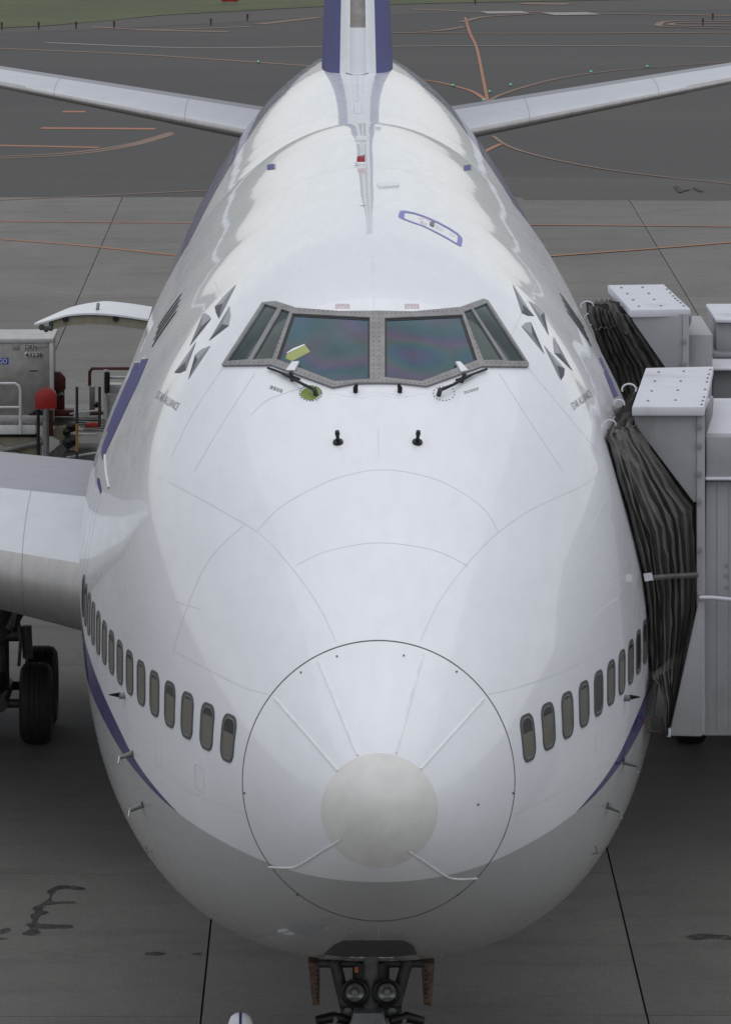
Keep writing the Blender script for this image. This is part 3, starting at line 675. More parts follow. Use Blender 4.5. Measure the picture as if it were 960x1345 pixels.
LOGO_R = [('m', [(147, 82), (235, 255), (225, 325)]), ('l', [(147, 82), (290, 300), (330, 352), (235, 255)]), ('d', [(225, 325), (235, 255), (330, 352), (275, 350)]),
          ('l', [(282, 225), (350, 262), (410, 320), (382, 350)]), ('m', [(282, 225), (382, 350), (452, 515)]), ('d', [(410, 320), (452, 515), (382, 350)]),
          ('l', [(222, 438), (255, 408), (300, 402), (312, 505)]), ('m', [(222, 438), (312, 505), (415, 672)]), ('d', [(300, 402), (415, 672), (312, 505)]),
          ('l', [(492, 525), (488, 560), (500, 665), (550, 668)]), ('m', [(492, 525), (550, 668), (652, 815)]), ('d', [(500, 665), (550, 668), (652, 815)]),
          ('l', [(410, 598), (520, 765), (585, 795)]), ('m', [(410, 598), (520, 765), (550, 890)]), ('d', [(520, 765), (585, 795), (580, 850), (555, 892)])]
for LG, zf in ((LOGO_L, zL), (LOGO_R, zR)):
    for kcol, pts in LG: patch('star_logo', zf(pts), M[{'l': 'logolight', 'm': 'logomid', 'd': 'logodark'}[kcol]], fus, 0.0035, step=6)
def text_verts(s, fat=0.0):
    cu = bpy.data.curves.new('txt', 'FONT'); cu.body = s; cu.offset = fat; cu.resolution_u = 3; ob = bpy.data.objects.new('txt', cu); COL.objects.link(ob)
    dg = bpy.context.evaluated_depsgraph_get(); me = ob.evaluated_get(dg).to_mesh()
    V = [v.co.copy() for v in me.vertices]; Fc = [tuple(p.vertices) for p in me.polygons]; ob.evaluated_get(dg).to_mesh_clear()
    bpy.data.objects.remove(ob); bpy.data.curves.remove(cu)
    x1 = max(v.x for v in V); x0 = min(v.x for v in V); y1 = max(v.y for v in V); y0 = min(v.y for v in V)
    return [((v.x - x0) / (x1 - x0), (v.y - y0) / (y1 - y0)) for v in V], Fc
def text_on(name, s, o, ex, ey, m, parent, f, fat=0.0):
    V, Fc = text_verts(s, fat); P = []
    for u, v in V: P.append(f(o[0] + ex[0] * u + ey[0] * v, o[1] + ex[1] * u + ey[1] * v))
    return mesh_obj(name, P, Fc, m, parent)
text_on('lettering', 'STAR ALLIANCE', (204, 522.5), (28, 17), (4.7, -9.4), M['print'], fus, lambda x, y: lift(x, y, 0.004), -0.006)
text_on('lettering', 'STAR ALLIANCE', (753.5, 539), (24.5, -19), (-4.5, -8.7), M['print'], fus, lambda x, y: lift(x, y, 0.004), -0.006)

# cabin windows: rounded frame, lip and pane, conformed to the skin
def rrect(w_, h_, r_, n=6):
    out = []
    for cx, cy, a0 in ((w_ / 2 - r_, h_ / 2 - r_, 0), (-w_ / 2 + r_, h_ / 2 - r_, 90), (-w_ / 2 + r_, -h_ / 2 + r_, 180), (w_ / 2 - r_, -h_ / 2 + r_, 270)):
        for k in range(n + 1): a = R(a0 + 90 * k / n); out.append((cx + r_ * math.cos(a), cy + r_ * math.sin(a)))
    return out
def cabin_window(a, z, side, w_, h_, shade, name='cabin_window', mat='cabin'):
    p, n = onside(a, z, side)
    v = Vector((0, 0, 1)) - n * n.z; v.normalize(); u = v.cross(n); f = onlocal(p, u, v, n); r_ = w_ * .34
    fr = patch(name, rrect(w_, h_, r_), M['winrim'], air, 0.010, f, [rrect(w_ * .82, h_ * .87, r_ * .84)], 0.07, 0.008)
    patch('window_lip', rrect(w_ * .82, h_ * .87, r_ * .84), M['winlip'], fr, 0.006, f, [rrect(w_ * .73, h_ * .81, r_ * .76)], 0.07)
    patch('pane', rrect(w_ * .73, h_ * .81, r_ * .76), M[mat], fr, 0.003, f, (), 0.07)
    if shade < 1:
        hh = h_ * .81; y1 = hh / 2 - hh * shade; O = rrect(w_ * .70, hh * .985, r_ * .74); P = []
        for k in range(len(O)):                    # pane outline cut straight at the blind's lower edge
            a_, b_ = O[k], O[(k + 1) % len(O)]
            if a_[1] <= y1: P.append(a_)
            if (a_[1] <= y1) != (b_[1] <= y1): t_ = (y1 - a_[1]) / (b_[1] - a_[1]); P.append((a_[0] + (b_[0] - a_[0]) * t_, y1))
        patch('shade', P, M['shade'], fr, 0.0045, f, (), 0.07)
for i in range(15):
    for side in (-1, 1):
        if side > 0 and i > 11: continue
        cabin_window(1.93 + 0.53 * i, 5.475 + 0.014 * i, side, 0.355, 0.47, random.choice((0.06, 0.1, 0.18, 0.5, 1, 0.12, 0.25)) if i > 1 else (0.36, 0.2)[i])
for i in range(4):
    for side in (-1, 1): cabin_window(11.5 + 0.62 * i, 8.43, side, 0.21, 0.50, 1)

# blue door outlines and hatch
for P in ([(186, 472), (195, 471), (182, 502), (165, 538), (141, 590), (135, 604), (133, 596), (135, 584), (156, 536)], [(183, 476), (177, 477), (150, 540), (140, 566), (144, 568), (157, 545)], [(128, 627), (131, 629), (134, 645), (132, 649), (127.5, 634)],
          [(793, 488), (797, 487), (812, 520), (806, 523)], [(786, 470), (789, 470), (806, 505), (803, 507)]): patch('door_outline', P, M['blue'], fus, 0.004, step=4)
ribbon('white_strip', [(137.5, 598), (139, 620), (143, 641)], .022, M['white'], fus, 0.012, thick=.01)  # thin raised white strip just below the left door outline
for px in ([(124, 642), (113, 690), (106, 745)], [(132, 650), (121, 700), (112, 760)], [(128, 646), (117, 700), (109, 752)]): ribbon('panel_seam', px, 0.012, M['seam_dark'], fus)
def z5(pts): return [(510 + x * 0.11458, 260 + y * 0.11458) for x, y in pts]
patch('escape_hatch_outline', z5([(135, 145), (190, 143), (300, 165), (420, 205), (560, 265), (700, 340), (800, 405), (840, 450), (850, 480), (838, 550), (825, 553), (770, 525), (660, 460), (500, 375), (400, 325), (280, 285), (160, 240), (115, 215), (118, 190)]), M['hatchblue'], air, 0.004,
      holes=[z5([(195, 165), (290, 180), (420, 222), (560, 285), (690, 355), (790, 420), (797, 450), (788, 505), (775, 512), (680, 455), (520, 370), (410, 318), (290, 275), (195, 240), (180, 225), (185, 180)])], step=4)
patch('hatch_handle', z5([(478, 275), (510, 268), (528, 290), (522, 328), (490, 318), (472, 300)]), M['print'], air, 0.012, step=4, skirt=.01)
ribbon('hatch_handle_line', z5([(345, 232), (420, 238), (475, 262)]), 0.012, M['printred'], fus, 0.004)
for cx, cy, wd, ht in ((556, 293, 9, 5), (577, 300, 11, 5), (594, 308.5, 9, 5)): notice(cx, cy, wd, ht, 3, M['printred'], 0.52)
# crown fittings: beacon, blade antennas, hatch covers
p, n = onpx(474, 216)
bc = lathe('beacon', [(0.075, 0.0), (0.075, 0.025), (0.06, 0.04), (0, 0.04)], p, (0, 0, 1), M['white'], air, 20)
lathe('beacon_lens', [(0.052, 0.035), (0.052, 0.085), (0.04, 0.11), (0, 0.12)], p, (0, 0, 1), M['redlens'], bc, 20)
for px, off in (([(495, 241), (523, 240), (524, 245), (497, 247)], .02), ([(491, 165), (500, 165), (500, 169), (491, 169)], .03), ([(465, 136), (474, 136), (474, 150), (466, 150)], .03), ([(467, 181), (481, 181), (481, 186), (467, 186)], .03)): patch('crown_fitting', px, M['white'], air, off, step=4, skirt=off)
for px in ([(476, 162), (477, 192), (478, 205)], [(469, 97), (470, 120), (471, 150)]): ribbon('spine_rail', px, .018, M['seam'], air, .02, thick=.02)
for x, y in ((356, 219), (614, 220)):
    patch('crown_vent', [(x - 5, y - 3), (x + 4, y - 4), (x + 4, y + 3), (x - 5, y + 4)], M['finblue'], air, .004, step=4); patch('crown_vent', [(x + 4, y - 4), (x + 6, y - 4), (x + 6, y + 3), (x + 4, y + 3)], M['winggrey'], air, .004, step=4)
ribbon('crown_vent', [(473, 270), (480, 270)], .03, M['darkgrey'], air, .004)

# probes, vanes and static ports on the cheeks
for base, root, tip in (((175, 990), (144, 1005), (152, 1015)), ((188, 1057), (157, 1074), (166, 1086)), ((797, 1058), (827, 1074), (820, 1084)), ((818, 1000), (840, 1006), (833, 1015))):
    p, n = onpx(*base); r_ = p + n * 0.02; q = p + n * 0.15 + Vector((0, 0.12, -0.05)); q2 = q + Vector((0, -0.34, 0.0))
    o = tube('pitot_probe', [p, q], [0.035, 0.018], M['steel'], air, 8)
    tube('probe_tube', [q + Vector((0, .05, 0)), q2], [0.016, 0.011], M['chrome'], o, 8)
for (x0, y0), (x1, y1) in (((164, 914), (148, 912)), ((820, 917), (834, 923))):
    p, n = onpx(x0, y0); o = tube('angle_vane', [p, p + n * 0.06], 0.035, M['steel'], air, 10)
    prism('vane_blade', [p + n * .05 + Vector((0, -.02, .03)), p + n * .17 + Vector((0, .06, 0)), p + n * .05 + Vector((0, .05, -.03))], (0, 0, 0.012), M['black'], o)
for x, y in ((194, 1120), (784, 1121)):
    ribbon('static_port', [(x - 6, y + 1), (x + 6, y - 1)], .015, M['seam_dark'], fus); ribbon('static_port', [(x - 2, y - 9), (x + 2, y + 8)], .015, M['seam_dark'], fus)
for P in ([(205, 968), (212, 973), (212, 1008), (205, 1002)], [(256, 1004), (268, 1012), (268, 1042), (257, 1036)], [(782, 965), (790, 960), (790, 990), (782, 996)], [(230, 925), (236, 930), (236, 950), (230, 946)]):
    ribbon('panel_seam', resample(P + [P[0]], 12), .008, M['seam'], fus, sub=1)

# ------------------------------------------------------------------ wings and tail
def airfoil(n=26):                          # (x/c, +-half thickness/t) from upper trailing edge round the nose to lower trailing edge
    xs = [0.5 * (1 - math.cos(PI * k / n)) for k in range(n + 1)]
    y = lambda x: 5 * (0.2969 * x ** .5 - 0.126 * x - 0.3516 * x * x + 0.2843 * x ** 3 - 0.1036 * x ** 4)
    return [(x, y(x)) for x in xs[::-1]] + [(x, -y(x)) for x in xs[1:]]
AF = airfoil()
def lifting(name, secs, zones, parent, vertical=False):
    """secs: (span, LE y, LE z or x, chord, thickness ratio, twist deg, camber); zones: f(x/c * chord, upper, span, chord) -> material index"""
    V = []; Fc = []; mi = []; n = len(AF)
    for sp, ly, lz, ch, tr, tw, cb in secs:
        c_, s_ = math.cos(R(tw)), math.sin(R(tw))
        for xc, yt in AF:
            x = xc * ch; h = yt * tr * ch + cb * ch * 4 * xc * (1 - xc)
            if vertical: V.append((h, ly + x, sp))
            else: V.append((sp, ly + x * c_ + h * s_, lz + h * c_ - x * s_))
    for i in range(len(secs) - 1):
        for k in range(n - 1):
            Fc.append((i * n + k, i * n + k + 1, (i + 1) * n + k + 1, (i + 1) * n + k))
            sp, ch = (secs[i][0] + secs[i + 1][0]) / 2, (secs[i][3] + secs[i + 1][3]) / 2
            mi.append(zones(abs(AF[k][0] + AF[k + 1][0]) / 2 * ch, AF[k][1] + AF[k + 1][1] > 0, sp, ch))
    e = (len(secs) - 1) * n; Fc.append(tuple(range(e, e + n))); mi.append(0); Fc.append(tuple(range(n - 1, -1, -1))); mi.append(0)
    return V, Fc, mi
def lerp_secs(secs, n):
    out = []
    for i in range(len(secs) - 1):
        for k in range(n): out.append(tuple(secs[i][j] + (secs[i + 1][j] - secs[i][j]) * k / n for j in range(7)))
    out.append(secs[-1]); return out
def chord_seams(secs, spans, parent, xmax=.7, wid=.02, m='winggrey'):
    for sp in spans:
        for i in range(len(secs) - 1):
            a, b = secs[i], secs[i + 1]
            if (a[0] - sp) * (b[0] - sp) <= 0: break
        V = []; Fc = []; n = 0
        for xc, yt in AF:
            if yt < -.6 * 1 or xc > xmax: continue
            row = []
            for q in (sp, sp + wid):
                t = (q - a[0]) / (b[0] - a[0]); g = [a[j] + (b[j] - a[j]) * t for j in range(7)]; x = xc * g[3]; h = yt * g[4] * g[3] + g[6] * g[3] * 4 * xc * (1 - xc) + (.004 if yt >= 0 else -.004)
                c_, s_ = math.cos(R(g[5])), math.sin(R(g[5])); row.append((q, g[1] + x * c_ + h * s_ - (.004 if xc < .02 else 0), g[2] + h * c_ - x * s_))
            V += row; n += 1
            if n > 1: Fc.append((2 * n - 4, 2 * n - 3, 2 * n - 1, 2 * n - 2))
        mesh_obj('panel_seam', V, Fc, M[m], parent)
def wing_zone(x, up, sp, ch):
    if not up: return 2 if x < 0.16 * ch else 1
    return 2 if x < 0.20 else (0 if x < 0.17 * ch else 1)
for s in (-1, 1):
    ws = [(s * 2.2, 18.6, 3.85, 16.0, .135, 3.0, .012), (s * 3.6, 19.8, 3.97, 15.0, .135, 3.0, .012), (s * 6.0, 21.9, 4.10, 13.3, .125, 2.5, .012), (s * 12, 27.2, 4.55, 9.6, .11, 1.5, .012), (s * 22, 36, 5.5, 6.6, .10, 0, .01), (s * 31.5, 44.4, 6.5, 3.8, .09, -1, .01)]
    V, Fc, mi = lifting('wing', lerp_secs(ws, 8), wing_zone, air)
    wg = mesh_obj('wing', V, Fc, [M['wingwhite'], M['winggrey'], M['bare']], air, smooth=True, midx=mi, angle=60)
    chord_seams(ws, [s * q for q in (4.6, 8.0)], wg, .17, .008)
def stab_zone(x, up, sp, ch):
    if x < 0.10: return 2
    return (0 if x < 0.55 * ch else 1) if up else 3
for s in (-1, 1):
    ss = [(s * 1.2, 54.0, 7.19, 6.6, .070, -1.0, 0), (s * 2.3, 55.0, 7.32, 6.2, .070, -1.0, 0), (s * 11.1, 63.2, 8.40, 2.4, .062, -1.5, 0)]
    V, Fc, mi = lifting('stabilizer', lerp_secs(ss, 6), stab_zone, air)
    st = mesh_obj('stabilizer', V, Fc, [M['wingwhite'], M['winggrey'], M['bare'], M['baredark']], air, smooth=True, midx=mi, angle=60)
    chord_seams(ss, [s * q for q in (3.4, 6.1)], st, .62, .010)
def fin_zone(x, up, sp, ch):
    if x < 0.075: return 3 if sp < 9.6 else 2
    return 0 if x < 0.42 else (1 if x < 8.5 else 4)
fs = [(8.0, 49.2, 0, 14.6, .098, 0, 0), (8.9, 50.2, 0, 13.8, .098, 0, 0), (9.6, 50.86, 0, 13.3, .098, 0, 0), (19.4, 60.5, 0, 5.2, .09, 0, 0)]
fsl = []
for i in range(len(fs) - 1):
    for k in range(5): fsl.append(tuple(fs[i][j] + (fs[i + 1][j] - fs[i][j]) * k / 5 for j in range(7)))
fsl.append(fs[-1])
AF = airfoil(60)
V, Fc, mi = lifting('fin', fsl, fin_zone, air, True)
fin = mesh_obj('fin', V, Fc, [M['white'], M['finblue'], M['baredark'], M['wingwhite'], M['steel']], air, smooth=True, midx=mi, angle=60)
# fillet seam where the fin meets the crown
ribbon('panel_seam', [(425, 86), (443, 90), (456, 96), (468, 98), (482, 96), (494, 90), (511, 85)], .03, M['seam_dark'], fus, .006)

# ------------------------------------------------------------------ open aft cargo door
sk = smoothline([(45, 425), (64, 420), (92, 412.6), (124, 411), (159, 413.7), (195, 419)], 6)
A = [atY(x, y, 44.0) for x, y in sk]; V = []; Fc = []
def slab_strip(name, A, depth, th, m, parent):
    V = []; Fc = []; n = len(A)
    for i, q in enumerate(A):
        dq = depth * (min(1, .06 + 1.5 * i / n) if depth > 1 else 1); V += [q, q + Vector((0, dq, 0)), q + Vector((0, dq, -th)), q - Vector((0, 0, th))]
    for i in range(n - 1):
        for k in range(4): Fc.append((4 * i + k, 4 * i + (k + 1) % 4, 4 * i + 4 + (k + 1) % 4, 4 * i + 4 + k))
    Fc += [(0, 1, 2, 3), tuple(4 * n - 4 + k for k in (3, 2, 1, 0))]
    return mesh_obj(name, V, Fc, m, parent)
cdoor = slab_strip('cargo_door', A, 2.0, .03, M['white'], air)
tag(cdoor, 'open curved cargo door raised above the loader')
fr_ = [atY(x, y, 44.06) - Vector((0, 0, .032)) for x, y in smoothline([(70, 419), (92, 413.5), (124, 412), (159, 415), (194, 420)], 6)]
slab_strip('door_frame', fr_, .10, .15, M['beige'], cdoor)
for px, py in ((86, 418.5), (152, 418)): lathe('frame_hole', [(.055, 0), (.055, .01), (0, .01)], atY(px, py, 44.03), (0, -1, 0), M['black'], cdoor, 14)
for px, py in ((55, 429), (61, 431.5), (67, 430), (68, 424)): lathe('latch', [(.05, 0), (.05, .12), (.02, .13), (0, .13)], atY(px, py, 44.2), (0, -1, 0), M['gearmetal'], cdoor, 10)
tube('door_bracket', [atY(128, 407, 44.5), atY(129, 399, 44.7)], .03, M['steel'], cdoor, 8)

# ------------------------------------------------------------------ landing gear
def wheel(parent, x, y, z, rad, wid, side):
    h = wid / 2
    prof = [(rad * .45, -h * .8), (rad * .60, -h * .98), (rad * .85, -h), (rad * .96, -h * .80), (rad, -h * .45), (rad, -h * .38), (rad * .985, -h * .34), (rad * .985, -h * .30), (rad, -h * .26), (rad, -h * .05), (rad * .985, 0),
            (rad, h * .05), (rad, h * .26), (rad * .985, h * .30), (rad * .985, h * .34), (rad, h * .38), (rad, h * .45), (rad * .96, h * .80), (rad * .85, h), (rad * .60, h * .98), (rad * .45, h * .8)]
    t = lathe('tyre', prof, (x, y, z), (1, 0, 0), M['tyre'], parent, 48)
    lathe('rim', [(0, -h * .55), (rad * .2, -h * .6), (rad * .25, -h * .45), (rad * .5, -h * .7), (rad * .5, h * .7), (rad * .25, h * .45), (rad * .2, h * .6), (0, h * .55)], (x, y, z), (1, 0, 0), M['gearmetal'], parent, 24)
for s in (-1, 1):
    X0, Y0 = s * 5.5, 30.75
    g = tube('main_landing_gear', [(X0, Y0, .62), (X0, Y0, 1.5), (X0, Y0 + .02, 1.55), (X0, Y0 + .1, 3.6)], [.11, .11, .19, .22], M['darkgrey'], air, 16)
    bm = bmesh.new()
    add_tube(bm, [(X0, Y0 - .85, .62), (X0, Y0 + .85, .62)], .13, 12)
    for yy in (-.74, .74): add_tube(bm, [(X0 - .75, Y0 + yy, .62), (X0 + .75, Y0 + yy, .62)], .07, 10)
    add_tube(bm, [(X0 - s * .12, Y0 - .1, 1.65), (X0 - s * .45, Y0 - .1, 2.25), (X0 - s * 1.05, Y0 - .05, 2.95), (X0 - s * 1.35, Y0, 3.5)], [.09, .10, .085, .1], 12)
    add_tube(bm, [(X0 - s * .3, Y0 - .15, 2.02), (X0 - s * .62, Y0 - .15, 2.42)], .14, 12)
    add_tube(bm, [(X0, Y0 - .25, 1.4), (X0 - s * .03, Y0 - .5, 1.05), (X0, Y0 - .2, .75)], .05, 8)
    add_tube(bm, [(X0 - s * .25, Y0 - .2, 1.95), (X0 - s * .3, Y0 - .2, 1.5), (X0 - s * .27, Y0 - .25, 1.1)], .03, 6)
    add_tube(bm, [(X0 - s * .18, Y0 - .25, 2.6), (X0 - s * .32, Y0 - .25, 2.2), (X0 - s * .2, Y0 - .25, 1.7)], .03, 6)
    add_tube(bm, [(X0 - s * .45, Y0, 1.55), (X0 + s * .45, Y0, 1.55)], .11, 10); add_tube(bm, [(X0 - s * .4, Y0 - .1, 1.2), (X0 - s * .38, Y0 - .1, 1.7)], .08, 8)
    add_box(bm, X0 - .42, X0 - .36, Y0 - .9, Y0 + .4, .35, 1.2) if s > 0 else add_box(bm, X0 - .55, X0 - .5, Y0 - .2, Y0 + 1.2, 1.3, 3.4)
    bm_obj('gear_linkage', bm, M['darkgrey'], g, smooth=True)
    for yy in (-.74, .74):
        for xx in (-.56, .56): wheel(g, X0 + xx, Y0 + yy, .62, .62, .47, s)
    xb, yb = s * 1.9, 34.2
    g2 = tube('main_landing_gear', [(xb, yb, .62), (xb, yb, 2.6)], .2, M['darkgrey'], air, 14)
    for yy in (-.74, .74):
        for xx in (-.56, .56): wheel(g2, xb + xx, yb + yy, .62, .62, .47, s)
# nose gear, seen below the belly
NY = 6.6
def nz(x, y, dy=0.0): return atY(x, y, NY + dy)
def zn(x, y): return (400 + x * 0.1875, 1240 + y * 0.1875)
def NP(x, y, dy=0.0): return nz(*zn(x, y), dy)
ng = tube('nose_landing_gear', [NP(465, 20, .05), NP(465, 120), NP(463, 450)], [.10, .085, .085], M['gearmetal'], air, 18)
tag(ng, 'dark nose gear with twin lamps below the belly')
bm = bmesh.new()
add_tube(bm, [NP(180, 130, .1), NP(215, 140, .1), NP(300, 480, .05)], [.06, .075, .07], 12); add_tube(bm, [NP(750, 130, .1), NP(715, 140, .1), NP(620, 480, .05)], [.06, .075, .07], 12)
add_tube(bm, [NP(100, 140, .12), NP(830, 140, .12)], .045, 10); add_tube(bm, [NP(250, 480, .0), NP(680, 480, .0)], .07, 12)
add_tube(bm, [NP(465, 100, .15), NP(465, 560, .3)], .20, 16)
bm_obj('gear_brace', bm, M['darkgrey'], ng, smooth=True)
for x in (305, 612):
    lathe('pivot', [(.05, 0), (.05, .05), (.02, .06), (0, .06)], NP(x, 475, -.05), (0, -1, 0), M['gearmetal'], ng, 16)
for x in (352, 577):
    lm = lathe('taxi_lamp', [(.0, .02), (.11, .0), (.145, -.06), (.15, -.14), (.13, -.15), (.10, -.12)], NP(x, 330, -.02), (0, 1, -.05), M['black'], ng, 24)
    lathe('lamp_lens', [(.10, -.115), (.075, -.09), (0, -.075)], NP(x, 330, -.02), (0, 1, -.05), M['chrome'], lm, 24)
    lathe('lamp_bulb', [(.04, -.10), (.03, -.13), (0, -.14)], NP(x, 330, -.02), (0, 1, -.05), M['steel'], lm, 12)
prism('warning_tag', [NP(350, 165, -.1), NP(375, 165, -.1), NP(375, 205, -.1), NP(350, 205, -.1)], (0, .01, 0), M['orange'], ng)
for side, P in (('l', [(25, 135), (100, 140), (105, 430), (55, 435)]), ('r', [(832, 135), (912, 140), (890, 440), (835, 430)])):
    d = prism('gear_door', [NP(*q, .2) for q in P], (0, 1.6, 0), M['rust'], air, .004)
    tag(d, 'rusty brown nose gear door edge')
    xs = 90 if side == 'l' else 850
    for k in range(7): lathe('door_rivet', [(.012, 0), (.008, .008), (0, .008)], NP(xs, 190 + 32 * k, .195), (0, -1, 0), M['black'], d, 8)
bm = bmesh.new(); add_prism(bm, [NP(350, 490, -.3), NP(545, 490, -.3), NP(590, 620, -.3), NP(300, 620, -.3)], (0, .35, 0)); bm_obj('steering_block', bm, M['steel'], ng)
for x0, x1 in ((80, 330), (600, 830)): tube('tow_arm', [NP(x0, 540, -.2), NP((x0 + x1) / 2, 515, -.15), NP(x1, 545, -.1)], [.05, .06, .05], M['black'], ng, 10)
for x0 in (200, 680): tube('hose', [NP(x0, 490, -.15), NP(x0 + 20, 540, -.2), NP(x0 - 10, 600, -.2)], .03, M['gearmetal'], ng, 8)
c0 = NP(463, 450); tube('piston', [(c0.x, NY, c0.z), (c0.x, NY, .62)], .08, M['chrome'], ng, 14)
for xx in (-.46, .46): wheel(ng, xx, NY, .62, .62, .42, 1)
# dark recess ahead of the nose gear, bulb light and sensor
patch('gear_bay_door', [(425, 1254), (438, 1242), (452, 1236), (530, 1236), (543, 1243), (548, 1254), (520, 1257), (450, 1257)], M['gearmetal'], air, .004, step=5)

# ------------------------------------------------------------------ jet bridges on the port side
def quadpx(px, f): return [f(x, y) for x, y in px]
def bellow_sheet(name, rows, ncol, amp, m, parent, seed, fold=(0, -1, 0)):
    """rows: list of (left point, right point) from top to bottom; vertical folds"""
    rnd = random.Random(seed); V = []; Fc = []; fo = Vector(fold)
    ph = [((1 if k % 2 else -1) * rnd.uniform(.5, 1.1)) for k in range(ncol + 1)]; us = [0.0]
    for k in range(ncol): us.append(us[-1] + rnd.uniform(.5, 1.4))
    us = [u / us[-1] for u in us]
    nr = len(rows)
    for r, (a, b) in enumerate(rows):
        for k in range(ncol + 1):
            wob = rnd.uniform(-.012, .012); V.append(a.lerp(b, us[k] ** 1.15) + fo * (amp * ph[k] * (0.55 + 0.45 * math.sin(PI * r / max(1, nr - 1))) + wob) + Vector((wob, 0, wob)))
    for r in range(nr - 1):
        for k in range(ncol): Fc.append((r * (ncol + 1) + k, r * (ncol + 1) + k + 1, (r + 1) * (ncol + 1) + k + 1, (r + 1) * (ncol + 1) + k))
    return mesh_obj(name, V, Fc, m, parent)
def rowpts(Lp, Rp, YL, YR, n):
    def samp(P, t):
        t *= len(P) - 1; i = min(int(t), len(P) - 2); u = t - i; return (P[i][0] + (P[i + 1][0] - P[i][0]) * u, P[i][1] + (P[i + 1][1] - P[i][1]) * u)
    return [(atY(*samp(Lp, r / n), YL), atY(*samp(Rp, r / n), YR)) for r in range(n + 1)]
def hoop(c, rad, m, parent):
    pts = [c + Vector((math.cos(a) * rad, -0.02, math.sin(a) * rad * .8)) for a in [R(-20 + 22 * k) for k in range(11)]]
    tube('bellows_hoop', pts, .011, m, parent, 6)
def roof_plate(px, z, th, m, parent):
    P = [atZ(x, y, z) for x, y in px]; return prism('canopy_roof', P, (0, 0, -th), m, parent, .012)
def bolts(px, f, m, parent, r=.014):
    for x, y in px: lathe('bolt', [(r, 0), (r, .012), (r * .6, .016), (0, .016)], f(x, y), (0, 0, 1), m, parent, 8)
# --- near bridge
B1 = empty('jet_bridge', (7.0, 8.5, 0), 'nearer grey jet bridge with dark bellows against the forward door', 'jet bridge', 'jet bridges at the port doors')
rp = [(848, 483), (937, 481), (925, 534), (830, 534)]
RZ1 = atY(880, 534, 7.05).z
roof_plate(rp, RZ1, .10, M['bridgewhite'], B1)
bolts([(865, 489), (898, 488), (860, 501), (894, 501), (856, 514), (890, 513), (851, 527), (887, 526), (933, 486), (931, 492), (929.5, 497), (928.5, 502), (926, 512), (924.5, 522), (923, 527), (921.5, 532)], lambda x, y: atZ(x, y, RZ1), M['bridgedark'], B1)
Y1 = 7.15
prism('canopy_panel', [atY(x, y, Y1) for x, y in ((833, 541), (915.5, 541), (915.5, 659), (911, 660), (834, 558))], (0, .05, 0), M['bridge'], B1, .008)
prism('frame_post', [atY(x, y, Y1 - .02) for x, y in ((915, 541), (925.5, 541), (926.5, 800), (926.5, 966), (915, 966))], (0, .22, 0), M['bridge'], B1, .01)
prism('bumper_panel', [atY(x, y, Y1 - .10) for x, y in ((917.5, 790), (880, 960), (881, 967), (921, 968), (925.5, 963), (925.5, 790))], (0, .06, 0), M['bridge'], B1, .012)
prism('bumper_edge', [atY(x, y, Y1 - .14) for x, y in ((876, 957), (881, 957), (881, 968.5), (876, 968.5))], (0, .3, 0), M['bridgewhite'], B1, .006)
for x, y in ((918, 560), (918, 585), (918, 622), (918, 658), (918.5, 722), (918.5, 830)): lathe('bolt', [(.03, 0), (.03, .02), (0, .025)], atY(x, y, Y1 - .03), (0, -1, 0), M['bridgedark'], B1, 8)
prism('hinge_plate', [atY(x, y, Y1 + .3) for x, y in ((925.5, 545), (934, 520), (937.5, 522), (936, 545), (928, 572), (925.5, 572))], (0, .08, 0), M['bridge'], B1, .01)
def cab(name, px_l, px_r, y_top, y_bot, Yf, depth, m, parent, slope=0.0):
    a = atY(px_l, y_top, Yf); b = atY(px_r, y_top, Yf); zb_ = atY(px_l, y_bot, Yf).z
    P = [(a.x, Yf, zb_), (b.x, Yf, zb_), (b.x, Yf + depth, zb_), (a.x, Yf + depth, zb_), (a.x, Yf, a.z), (b.x, Yf, a.z), (b.x, Yf + depth, a.z + slope), (a.x, Yf + depth, a.z + slope)]
    bm = bmesh.new(); add_hexa(bm, P); bmesh.ops.recalc_face_normals(bm, faces=bm.faces); bmesh.ops.bevel(bm, geom=bm.edges[:], offset=.02, segments=2, affect='EDGES', profile=.5)
    return bm_obj(name, bm, m, parent, smooth=True)
cab('cab_wall', 926.8, 1330, 632, 967, Y1 + .10, 3.6, M['bridge'], B1)
for x in (941, 957): prism('panel_joint', [atY(xx, yy, Y1 + .094) for xx, yy in ((x, 636), (x + .8, 636), (x + .8, 962), (x, 962))], (0, .01, 0), M['bridgedark'], B1)
cab('cab_header', 927.5, 1330, 573, 629, Y1 + .06, .25, M['bridge'], B1)
cab('cab_roof', 926.5, 1330, 573.5, 577, Y1 + .32, 3.3, M['bridgewhite'], B1)
cab('cab_lip', 926.5, 1330, 627.5, 631.6, Y1 - .02, .2, M['bridgewhite'], B1)
tube('conduit', [atY(918, 785, Y1 - .15), atY(935, 785, Y1 - .12), atY(965, 788, Y1 - .1), atY(1100, 800, Y1 - .1)], .022, M['bridgewhite'], B1, 8)
for y in (779, 793): prism('conduit_bracket', [atY(x, yy, Y1 - .09) for x, yy in ((916, y - 2), (924, y - 2), (924, y + 2), (916, y + 2))], (0, .05, 0), M['bridge'], B1)
for y in (742, 756, 771): lathe('bolt', [(.02, 0), (.02, .012), (0, .014)], atY(954, y, Y1 + .095), (0, -1, 0), M['bridgedark'], B1, 8)
tube('support_column', [(7.6, 9, 0), (7.6, 9, 4.4)], .35, M['bridgedark'], B1, 16)
Lp = [(793, 574), (800, 598), (808, 626), (820, 668), (832, 712), (842, 756), (848, 800), (850, 850), (851.5, 884), (864, 900), (873, 918), (875, 966)]
